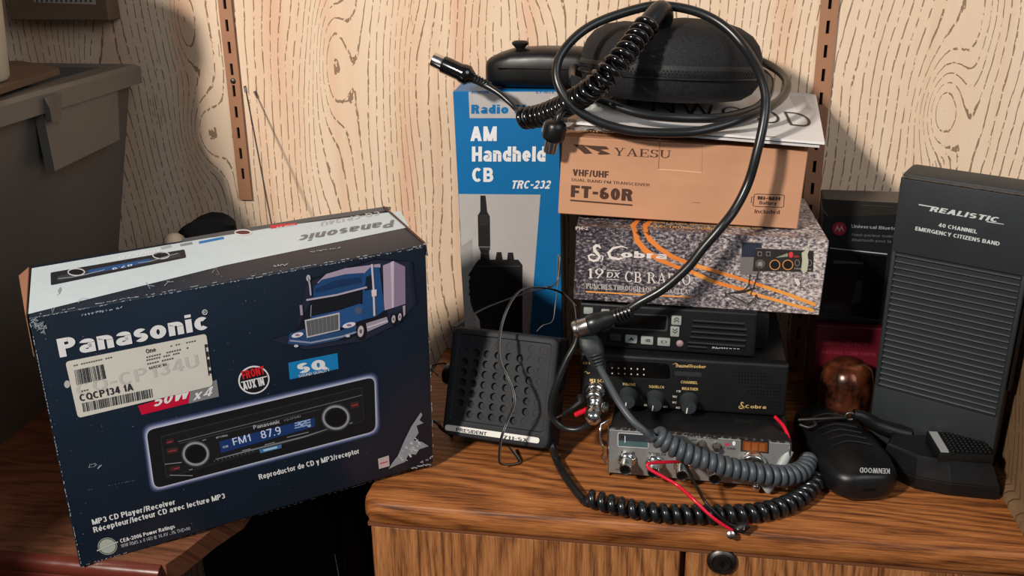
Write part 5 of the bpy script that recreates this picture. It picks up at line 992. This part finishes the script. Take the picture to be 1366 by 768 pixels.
# small plug hanging by the left edge of the tan box
a, b = on_y(741, 169, -.225), on_y(733, 203, -.225)
hg = Thing('hanging_plug', 'small black plug with ribbed metal tip left of the tan box', 'plug', b); Mx, L_ = along(hg.L(a), hg.L(b))
m = MB(); m.lathe([(.006, -.006), (.0095, -.004), (.0108, .000), (.0108, .010), (.0100, .012), (.0070, .014)], M_BLK2, Mx, 24); hg.part('plug_head', m, True)
m = MB(); m.lathe([(.0062, .013), (.0062, .024), (.0054, .0255), (.0001, .0255)], M_NICKEL, Mx, 24, .12, 1); hg.part('ribbed_tip', m, True, 'ribbed nickel tip')
hg.part('stub_lead', MB().tube([hg.L(v) for v in spline(PY([(742, 168, -.225), (748, 150, -.222), (765, 138, -.2)]), 6)], .0035, M_RUB, 8), True)

# ================================================================== SPEAKER
sp = Thing('extension_speaker', 'square black extension speaker with white name strip, tilted back', 'speaker', (-.2181, -.2578, .0195), (-9.91, -22.41, -.41))
W, D, H = .1137, .045, .111
mb = MB(); mb.box((0, .006, 0), (W, D, H), M_SPK, .005, 3); sp.part('housing', mb, True)
# bezel frame
s_loc = lambda px, py, y=0: sp.L(on_p(px, py, sp.M@Vector((0, y, 0)), sp.M.to_3x3()@Vector(NF)))
bm = bmesh.new(); bx0, bx1, bz0, bz1 = .008, W-.008, .017, H-.007
def rr(x0, x1, z0, z1, r, y, n=5):
    o = []
    for (cx_, cz_, a0) in ((x1-r, z1-r, 0), (x0+r, z1-r, 90), (x0+r, z0+r, 180), (x1-r, z0+r, 270)):
        for i in range(n+1): t = radians(a0+90*i/n); o.append(Vector((cx_+r*cos(t), y, cz_+r*sin(t))))
    return o
rings = [rr(0, W, 0, H, .007, .008), rr(.0006, W-.0006, .0006, H-.0006, .007, .001), rr(.002, W-.002, .002, H-.002, .006, 0), rr(bx0-.001, bx1+.001, bz0-.001, bz1+.001, .003, 0), rr(bx0, bx1, bz0, bz1, .003, .0022)]
mb = MB(); n = len(rings[0]); mb.add([v for r_ in rings for v in r_], [[i*n+k_, i*n+(k_+1) % n, (i+1)*n+(k_+1) % n, (i+1)*n+k_] for i in range(4) for k_ in range(n)], M_SPK); sp.part('bezel', mb, True)
# perforated panel
mb = MB(); NC = 8; x0g = bx0; cw = (bx1-bx0)/(NC+.35); x0g = bx0+cw*.17; chh = (bz1-bz0)/(NC+.3); z0g = bz0+chh*.15; yb = .0022; ns = 16
def sq(i, cx_, cz_):
    t = 2*pi*i/ns; a, b = cos(t), sin(t); m_ = max(abs(a), abs(b)); return Vector((cx_+a/m_*cw/2, yb, cz_+b/m_*chh/2))
for r_ in range(NC):
    for c_ in range(NC):
        cx_ = x0g+(c_+.5)*cw; cz_ = z0g+(r_+.5)*chh; deep = not (r_ == 7 or c_ == 7 or (r_ == 0 and c_ in (0, 6)) or (c_ == 0 and r_ in (6,)) or (r_ == 6 and c_ == 6)); R_ = .0039
        dpt = .007 if deep else .0007
        v = [sq(i, cx_, cz_) for i in range(ns)]+[Vector((cx_+R_*cos(2*pi*i/ns), yb, cz_+R_*sin(2*pi*i/ns))) for i in range(ns)]+[Vector((cx_+R_*.97*cos(2*pi*i/ns), yb+dpt, cz_+R_*.97*sin(2*pi*i/ns))) for i in range(ns)]
        mb.add(v, [[k2*ns+i, k2*ns+(i+1) % ns, (k2+1)*ns+(i+1) % ns, (k2+1)*ns+i] for k2 in (0, 1) for i in range(ns)], M_SPK)
        mb.add(v[2*ns:], [list(range(ns))], M_HOLE if deep else M_SPK)
e_ = [(bx0, x0g, bz0, bz1), (x0g+NC*cw, bx1, bz0, bz1), (x0g, x0g+NC*cw, bz0, z0g), (x0g, x0g+NC*cw, z0g+NC*chh, bz1)]
for a, b, c_, d_ in e_: mb.add([(a, yb, c_), (b, yb, c_), (b, yb, d_), (a, yb, d_)], [[0, 1, 2, 3]], M_SPK)
sp.part('perforated_grille', mb)
p = Print(sp, (0, 0, 0), NF); q = p.rrect([(594, 565.6), (720, 583.8), (719, 591.5), (593, 573.4)], 3.9, flat('d3d2cc', .4), 0)
p.text('PRESIDENT', (608.3, 574.8), (649, 581), 4.8, K9, 2, .02, top=(608.8, 570)); p.text('711-SX', (671, 584.6), (704, 589.2), 4.4, K9, 2, .02); p.done('name_strip', 'white name strip')
c = sp.L(on_y(584, 499, -.235)); c = Vector((-.006, .022, c.z)); m = MB(); m.lathe([(.005, -.006), (.0105, -.002), (.011, .004), (.009, .006), (.0001, .007)], M_BLK2, Matrix.Translation(c)@Matrix.Rotation(-pi/2, 4, 'Y'), 20, .06, 1); sp.part('bracket_knob', m, True)
m = MB(); m.tube([c+Vector((.004, .0, 0)), c+Vector((.004, .010, -.03)), sp.L((-.222, -.215, .004)), sp.L((-.21, -.21, .002)), sp.L((-.13, -.215, .002)), sp.L((-.112, -.222, .004)), Vector((W+.002, .022, c.z))], .003, M_BLK2, 8); sp.part('stand_bracket', m, True)

# ================================================================== THIN WIRES ROUND THE SPEAKER
def wire(name, label, pts, r, mat, cat='wire', k=8, group=None, n=8):
    v = spline(PY(pts), k); return MB().tube(v, r, mat, n).build(name, smooth=True, origin=v[0], props=dict(label=label, category=cat, group=group))
sw = Thing('speaker_wire', 'thin twin wire, black and clear, looping over the speaker front', 'wire', on_y(668, 614, -.29))
ctrl = [(606, 436, -.21), (618, 428, -.2), (645, 412, -.18), (675, 400, -.16), (710, 388, -.14), (742, 378, -.13), (747, 345, -.12)]
ctrl2 = [(768, 408, -.15), (752, 392, -.15), (735, 385, -.17), (712, 383, -.19), (694, 388, -.21), (680, 406, -.235), (670, 432, -.248), (666, 460, -.262), (668, 482, -.273), (677, 502, -.283), (685, 522, -.290), (686, 540, -.296), (677, 562, -.300), (669, 585, -.306), (666.5, 610, -.298), (669, 618.5, -.290), (684, 619, -.28), (693, 615, -.272), (686, 604, -.262), (680, 596, -.255)]
for nm, cc_ in (('front_loop', ctrl2), ('back_run', ctrl)):
    v = spline(PY(cc_), 8); off = Vector((.0011, 0, .0002)); sw.part(nm, MB().tube([sw.L(x-off*.6) for x in v], .0010, M_RUB, 7), True, 'black conductor'); sw.part(nm, MB().tube([sw.L(x+off*.7) for x in v], .0005, flat('63605d', .25), 7), True, 'pale clear conductor')
wire('thin_wire', 'pale thin wire bent upward beside the right edge of the blue box', [(716, 442, -.16), (724, 434, -.16), (737, 428, -.15), (741, 405, -.14), (745, 370, -.13), (747, 344, -.12), (744.5, 342, -.12), (742, 378, -.13), (728, 382, -.14), (748, 390, -.14), (765, 405, -.15), (769, 432, -.17)], .0006, flat('5f5d5a', .25))
wire('power_lead', 'thin black lead passing left of the speaker to behind the carton', [(584, 500, -.215), (575, 489, -.2), (590, 484, -.2), (598, 487, -.2)], .0009, M_RUB)
wire('floor_lead', 'black lead lying on the shelf between carton and speaker', [(540, 560, -.2), (578, 561, -.225), (592, 574, -.235), (620, 588, -.2), (650, 590, -.15)], .0018, M_RUB)
wire('short_lead', 'dark lead on the oak between navy carton and speaker foot', [(545, 585, -.21), (580, 592, -.235), (600, 597, -.235), (640, 596, -.2)], .0018, M_RUB)
# patch cable from the plug down to the socket
pk = Thing('patch_cable', 'black cable curving from behind the speaker to the chrome socket', 'cable', on_y(793, 545, -.28))
v = spline(PY([(771, 425, -.255), (769, 455, -.262), (756, 480, -.268), (744, 508, -.273), (735.5, 535, -.275), (737, 556, -.275), (750, 569, -.276), (768, 573, -.278), (784, 567, -.28), (791, 556, -.282)]), 8)
pk.part('cable', MB().tube([pk.L(x) for x in v], .0032, M_RUB, 10), True)
a, b = on_y(791, 560, -.286), on_y(794, 533, -.270); Mx, L_ = along(pk.L(a), pk.L(b))
m = MB(); m.lathe([(.004, -.004), (.0078, .0), (.0084, .002), (.0084, .009), (.0072, .010), (.0072, .016), (.0082, .017), (.0082, .020), (.007, .022)], M_CHROME, Mx, 28, .04, 1); pk.part('plug_shell', m, True, 'chrome plug shell')
m = MB(); c = pk.L(on_y(807, 543, -.288)); m.lathe([(.0036, -.004), (.0036, .004), (.0001, .005)], M_CHROME, Matrix.Translation(c)@Matrix.Rotation(pi/2, 4, 'X'), 16); pk.part('set_screw', m, True)
jl = Thing('clip_lead', 'short test lead with red sleeve beside the chrome socket', 'lead', on_y(744, 558, -.26))
jl.part('red_sleeve', MB().tube([jl.L(x) for x in PY([(768, 553, -.272), (783, 546, -.276)])], .0026, M_RED, 10), True, 'red sleeve'); jl.part('black_sleeve', MB().tube([jl.L(x) for x in PY([(752, 552, -.262), (762, 546, -.265), (775, 536, -.266), (773, 528, -.26)])], .0035, M_BLK, 8), True)
jl.part('metal_pin', MB().tube([jl.L(x) for x in PY([(742, 557, -.26), (755, 550, -.262)])], .0012, M_NICKEL, 8), True)

# ================================================================== GREY COIL
gk = Thing('grey_coiled_cord', 'matte grey coiled cord draped in front of the radio stack', 'cord', on_y(868, 580, -.31))
a, b = on_y(786, 448, -.272), on_y(800, 490, -.283); Mx, L_ = along(gk.L(a), gk.L(b))
m = MB(); m.loft([sup(gk.L(on_y(785+i*2.3, 449+i*6.5, -.270-.0015*i)), X0, (0, 1, 0), w_, w_*.8, 16, 3.5) for i, w_ in enumerate((.0085, .0105, .0108, .0100, .0086, .0074, .0060))], M_DGREY); gk.part('plug_grip', m, True, 'charcoal moulded plug')
m = MB()
for i in range(5): f = .55+i*.1; c_ = gk.L(a.lerp(b, f)); Mi_ = Matrix.Translation(c_)@(Mx.to_quaternion().to_matrix().to_4x4()); m.lathe([(.0045, 0), (.0074-.0006*i, .0006), (.0074-.0006*i, .0022), (.0045, .0028)], M_DGREY, Mi_, 14)
gk.part('strain_relief', m, True)
gp = PY([(799, 488, -.283), (812, 512, -.300), (828, 540, -.318), (845, 562, -.328), (860, 575, -.330)])
ax = spline(PY([(872, 577, -.322), (885, 587, -.322), (903, 598, -.324), (925, 608, -.325), (950, 617, -.325), (975, 624, -.323), (1000, 629, -.320), (1025, 633, -.316), (1050, 634, -.306), (1070, 627, -.290), (1078, 613, -.270)]), 8)
m = MB(); hp = coil(m, [gk.L(v) for v in ax], .0066, .0037, 24, M_GREYC, 8, 20, rf=lambda t: 1-.12*max(0, t-.85)/.15, phase=2.2); gk.part('coil', m, True)
lv = spline(gp+[gk.M@hp[2]], 8); gk.part('lead', MB().tube([gk.L(v) for v in lv], .0034, M_GREYC, 10), True)

# ================================================================== BLACK COIL ON THE SHELF
bk = Thing('black_coiled_cord', 'glossy black coiled cord lying along the front of the oak top', 'cord', on_z(790, 690, 0))
v = spline(PY([(728, 560, -.21), (735, 590, -.262)])+[on_z(x, y, .0045) for x, y in ((742, 612), (752, 632), (766, 652), (779, 668))], 8)
bk.part('lead', MB().tube([bk.L(x) for x in v], .0040, M_RUB, 10), True)
zc2 = .0097
ax = spline([on_z(x, y, zc2) for x, y in ((789, 665), (815, 672), (850, 680), (890, 685), (930, 686), (970, 686), (1005, 684), (1035, 678), (1062, 667), (1080, 653), (1090, 636), (1090, 620))], 8)
m = MB(); hp = coil(m, [bk.L(x) for x in ax], .0058, .0037, 28, M_CORD, 8, 20, phase=.5); bk.part('coil', m, True)
bk.part('joining_lead', MB().tube([bk.L(x) for x in spline([v[-1], on_z(783, 671, .006), bk.M@hp[0]], 6)], .0034, M_RUB, 8), True)

# red and black wire pair
rw = Thing('power_wire_pair', 'red and black wire pair ending in a small crimp on the shelf edge', 'wire', on_y(984, 706, -.352))
v = spline(PY([(915, 615, -.31), (893, 616, -.322), (872, 617, -.332), (864, 619, -.336), (866, 625, -.338), (885, 636, -.342), (905, 648, -.346), (925, 666, -.362), (945, 685, -.368), (962, 698, -.368), (977, 707, -.366)]), 8); rw.part('red_wire', MB().tube([rw.L(x) for x in v], .0016, M_RED, 8), True, 'red insulated wire')
v = spline(PY([(900, 606, -.3), (912, 617, -.318), (920, 630, -.330), (930, 650, -.345), (940, 668, -.362), (955, 684, -.367), (970, 697, -.367), (985, 703, -.366)]), 8); rw.part('black_wire', MB().tube([rw.L(x) for x in v], .0014, M_BLK2, 8), True, 'black wire')
m = MB(); c = rw.L(on_y(989, 704, -.366)); m.tube([c+Vector((-.006, 0, -.001)), c+Vector((0, -.001, .001)), c+Vector((.006, 0, .004))], .0042, M_BLK, 10, rf=lambda t: .0028+.003*sin(pi*t)); rw.part('crimp_body', m, True)
m = MB(); m.lathe([(.0024, 0), (.0038, .001), (.0038, .003), (.0022, .004)], M_NICKEL, Matrix.Translation(c+Vector((-.009, -.002, -.006)))@Matrix.Rotation(1.2, 4, 'X'), 14); m.tube([c+Vector((-.004, -.004, .001)), c+Vector((.002, -.005, .002)), c+Vector((.003, -.004, .008))], .0009, M_NICKEL, 6); rw.part('crimp_terminal', m, True, 'nickel terminal')
rw.part('red_tail', MB().tube([rw.L(x) for x in PY([(992, 700, -.352), (1000, 698, -.349), (1004, 702, -.348)])], .0012, M_RED, 8), True, 'red tail')
# sleeved power cable on the right of the silver radio
sv = Thing('sleeved_cable', 'light grey sleeve with red wire running down right of the silver radio', 'cable', on_z(1018, 676, .003))
v = spline(PY([(1034, 556, -.252), (1045, 568, -.266), (1052, 585, -.278), (1051, 604, -.288)]), 8); sv.part('red_wire', MB().tube([sv.L(x) for x in v], .0018, M_RED, 8), True, 'red wire')
sv.part('sleeve', MB().tube([sv.L(x) for x in PY([(1053, 600, -.288), (1038, 628, -.296), (1026, 652, -.302)])+[sv.L(on_z(1016, 672, .005))]], .0046, M_LGREY, 14), True, 'light grey sleeve')

# ================================================================== RIGHT END
# red box, phone accessory box
rb = Thing('red_box', 'dark red box behind the copper pot, under the black accessory box', 'box', (.1655, -.105, 0), (-2, 0, 0)); RBX = flat('5f0e1e', .45)
rb.part('carton', MB().box((0, 0, 0), (.082, .07, .098), RBX, .001, 1)); p = Print(rb, (0, 0, 0), NF)
p.text('EMERGENCY', (1091, 459), (1158, 462), 5, flat('7d2634'), 1, .01); p.text('ROADSIDE COMPANION', (1091, 471), (1168, 475), 4.5, flat('7d2634'), 1, .01); p.done('faded_lettering')
bt = Thing('accessory_box', 'black car-kit box with red round emblem, upright on the red box', 'box', (.1640, -.095, .0985), (-2.5, 0, -.5)); BH = .1335
bt.part('carton', MB().box((0, 0, 0), (.083, .055, BH), flat('1a1a1c', .35), .001, 1))
p = Print(bt, (0, 0, 0), NF); zt_ = zm(3.657, 1070, 240); p.poly(zt_((92, 92), (470, 112), (470, 170), (130, 178), (100, 140)), flat('26241f', .4), 0); p.ribbon(zt_((92, 95), (98, 140), (125, 176)), .8, flat('6d6a64'), 1); p.ribbon(zt_((285, 122), (440, 130)), .7, flat('3a3834'), 1)
WG = flat('8f8f92'); p.text('Universal Bluetooth', zt_((240, 232))[0], zt_((505, 246))[0], 4.2, WG, 2, .01); p.text('Haut-parleur mains libres', zt_((243, 272))[0], zt_((520, 284))[0], 3.6, flat('5d5d60'), 2); p.text('Bluetooth pour la voiture', zt_((243, 297))[0], zt_((520, 310))[0], 3.6, flat('5d5d60'), 2)
c = zt_((182, 237))[0]; p.ell(c, 9.4, 8.9, flat('a0283a', .35), 1, 0, 28)
p.poly([(c[0]-6.5, c[1]+4.5), (c[0]-2.9, c[1]-5), (c[0], c[1]+1.5), (c[0]+2.9, c[1]-5), (c[0]+6.5, c[1]+4.5), (c[0]+2.6, c[1]-.4), (c[0], c[1]+4.4), (c[0]-2.6, c[1]-.4)], flat('c9a9a6'), 2); p.ribbon(zt_((135, 331), (415, 361)), 1.2, flat('b8b8ba'), 2)
p.rrect(zt_((112, 340), (415, 372), (375, 680), (104, 645)), 4, flat('0a0a0b', .12, 0, .6), 1); p.poly(zt_((155, 390), (300, 402), (300, 410), (150, 406)), flat('4c4c4e'), 2); p.poly(zt_((262, 490), (292, 493), (285, 590), (235, 610), (250, 570)), flat('29292b'), 2); p.ribbon(zt_((104, 648), (375, 684)), .8, flat('4c4a48'), 2)
p.done('front_artwork')
# copper pot
c = on_y(1124, 545, -.150); zb_ = 0
cp = Thing('copper_pot', 'small glossy mottled copper pot standing before the red box', 'pot', (c.x+.001, -.150, 0))
m = MB(); m.lathe([(.019, 0), (.0225, .002), (.0255, .012), (.0272, .028), (.0278, .045), (.0268, .058), (.0235, .070), (.016, .0765), (.006, .0785), (.0001, .079)], M_COP, None, 40); cp.part('pot_body', m, True)
m = MB(); m.lathe([(.0032, .0), (.0030, .0006), (.0001, .0008)], flat('24120b'), Matrix.Translation((-.001, -.0170, .0735))@Matrix.Rotation(.72, 4, 'X'), 14); cp.part('top_dimple', m)

# big upright emergency CB case
rl = Thing('emergency_radio_case', 'large upright charcoal ribbed radio case at the right end', 'case', (.213, -.1905, 0), (-26.96, 4.2, 1.17)); W, D, H = .1168, .0385, .2937
mb = MB(); mb.box((0, .003, 0), (W, D, H), M_DGREY, .004, 2); rl.part('shell', mb, True)
RLm = lambda px, py: rl.L(on_p(px, py, rl.M@Vector((0, 0, 0)), rl.M.to_3x3()@Vector(NF)))
za_ = RLm(1190, 335).z; zl = RLm(1168, 503).z; zl = RLm(1169, 515).z
mb = MB(); mb.box((.001, 0, za_), (W-.001, .006, H-.004), M_DGREY, .0012, 2); mb.box((.001, 0, .002), (W-.001, .006, zl), M_DGREY, .0012, 2); mb.box((.0, .0005, 0), (.0045, .006, H-.003), M_DGREY, .001, 1); mb.box((W-.0045, .0005, 0), (W, .006, H-.003), M_DGREY, .001, 1); rl.part('front_cover', mb, True)
N_ = 23; pit = (za_-zl)/N_
for i in range(N_):
    z_ = zl+(i+.5)*pit; mb = MB(); n = 7; pr = [(.0045, -pit*.42)]+[(.0035-.0035*sin(pi*k_/(n-1)), -pit*.36+pit*.72*k_/(n-1)) for k_ in range(n)]+[(.0045, pit*.42)]
    mb.loft([[Vector((xx, a, z_+b)) for a, b in pr] for xx in (.0045, W-.0045)], M_DGREY); rl.part('rib', mb, True)
mb = MB(); mb.box((.003, .0003, H-.0095), (W-.003, .003, H-.0085), M_NICKEL); mb.box((.001, -.0003, H-.0035), (W-.001, .003, H-.0025), M_NICKEL); rl.part('bright_trim', mb, label='thin bright trim lines')
p = Print(rl, (0, 0, 0), NF); zr_ = zm(3.84, 1160, 200); SV = flat('c3c8c6', .4)
p.text('Realistic'.upper(), zr_((306, 312))[0], zr_((650, 370))[0], 7, SV, 1, .03, top=zr_((322, 288))[0]); p.ribbon(zr_((252, 279), (330, 292)), [1.6, 1.2], SV, 1); p.ribbon(zr_((600, 366), (688, 380)), [1.2, .8], SV, 1)
p.text('40 CHANNEL', zr_((352, 392))[0], zr_((550, 428))[0], 5, SV, 1, .02); p.text('EMERGENCY CITIZENS BAND', zr_((233, 410))[0], zr_((664, 490))[0], 5, SV, 1, .02); p.done('front_lettering', 'silver lettering')
# side strap visible at the right edge
m = MB(); m.box((W+.0002, .006, .10), (W+.003, D-.008, H-.05), M_BLK2, .001, 1); rl.part('side_clip', m)

# black hand mic, front
HS = 1.13
hm = Thing('oval_hand_mic', 'black rounded hand microphone with upside-down lettering in front', 'microphone', (.1945, -.300, 0), (13, 0, 0))
mb = MB(); secs = []
for y, w_, h in ((-.004, .014, .010), (0, .022, .0145), (.008, .028, .0165), (.03, .0325, .018), (.06, .0335, .0185), (.09, .031, .0175), (.115, .025, .015), (.13, .018, .012), (.135, .010, .008)): secs.append(sup((0, y*1.08, .0185), X0, Z0, w_*HS, h, 28, 2.9))
mb.loft(secs, M_BLK2); hm.part('mic_body', mb, True)
mb = MB()
for i in range(6):
    y = .045+i*.0115; v = [Vector((-.020+.04*t, y+.006*sin(pi*t), (.0378-.0016*abs(t-.5)*2-abs(y-.06)*.012))) for t in [j/10 for j in range(11)]]; mb.tube(v, .0011, M_BLK, 6)
hm.part('sound_slots', mb, True)
mb = MB(); mb.tube([Vector((.0345*cos(t)*(.96), .063+.0685*sin(t), .0175)) for t in [2*pi*i/48 for i in range(49)]], .0007, M_HOLE, 5); hm.part('seam_line', mb)
p = Print(hm, (0, 0, .0372), (0, 0, 1)); p.text('KENWOOD', (1187, 625), (1147, 623.5), 6, flat('b0b3b5'), 1, .02, top=(1187, 632)); p.done('brand_lettering')
# lead plug of that mic
jp = Thing('jack_lead', 'black lead with metal ring lying behind the oval hand microphone', 'cable', on_y(1130, 556, -.2))
jp.part('rod', MB().tube([jp.L(x) for x in PY([(1064, 560, -.235), (1085, 559, -.23), (1128, 557, -.215)])], .0018, M_GUN, 8), True)
m = MB(); tor = [jp.L(on_y(1134+6*cos(t), 555+4.6*sin(t), -.213)) for t in [2*pi*i/20 for i in range(21)]]; m.tube(tor, .0018, M_GUN, 8); jp.part('ring', m, True, 'gunmetal ring')
jp.part('boot', MB().tube([jp.L(x) for x in spline(PY([(1138, 552, -.212), (1152, 556, -.211), (1168, 566, -.21), (1190, 574, -.21), (1212, 580, -.21)]), 6)], .006, M_BLK2, 12, rf=lambda t: .0052+.004*t), True)
jp.part('tail', MB().tube([jp.L(x) for x in spline(PY([(1066, 566, -.235), (1078, 570, -.235), (1088, 566, -.23), (1084, 560, -.23)]), 6)], .002, M_GUN, 8), True)

# square-grille mic, right
sm = Thing('square_hand_mic', 'black hand microphone with square ribbed grille against the end panel', 'microphone', (.273, -.250, 0), (3, 0, 0))
def S3(px, py, z): return sm.L(on_z(px, py, z))
mb = MB(); lo = [(-.055, .012), (-.030, -.016), (.0, -.026), (.0425, -.030), (.0445, .012), (.038, .030), (.0, .036), (-.045, .035)]
def rg(f, z): return [Vector((a*f[0]+f[2], b*f[1]+f[3], z)) for a, b in lo]
mb.loft([rg((.96, .96, 0, 0), 0), rg((1, 1, 0, 0), .003), rg((1, 1, 0, 0), .0125), rg((.985, .975, 0, 0), .013), rg((.985, .975, 0, 0), .0145), rg((.90, .84, -.002, .002), .031), rg((.86, .78, -.002, .003), .033)], M_BLK2); sm.part('mic_body', mb)
mb = MB(); gx0, gx1, gy0, gy1 = -.012, .0375, -.0175, .026; mb.box((gx0, gy0, .030), (gx1, gy1, .0405), M_BLK, .0015, 2); sm.part('grille_head', mb, True)
mb = MB()
for i in range(8):
    for j in range(9):
        x_ = gx0+.0125+j*.0041; y_ = gy0+.003+i*.0048; mb.box((x_, y_, .040), (x_+.003, y_+.0032, .0425), M_BLK2, .0004, 1)
sm.part('grille_studs', mb, True)
sm.part('name_plate', MB().box((gx0+.002, gy0+.002, .0402), (gx0+.0095, gy1-.002, .0412), plastic('satin_plate', 'a3a5a4', .4)), label='silver name plate')
p = Print(sm, (0, 0, .0412), (0, 0, 1)); p.text('COBRA', (1263, 579), (1266, 607), 6, BK, 1, .02, top=(1271, 579)); p.done('plate_lettering')
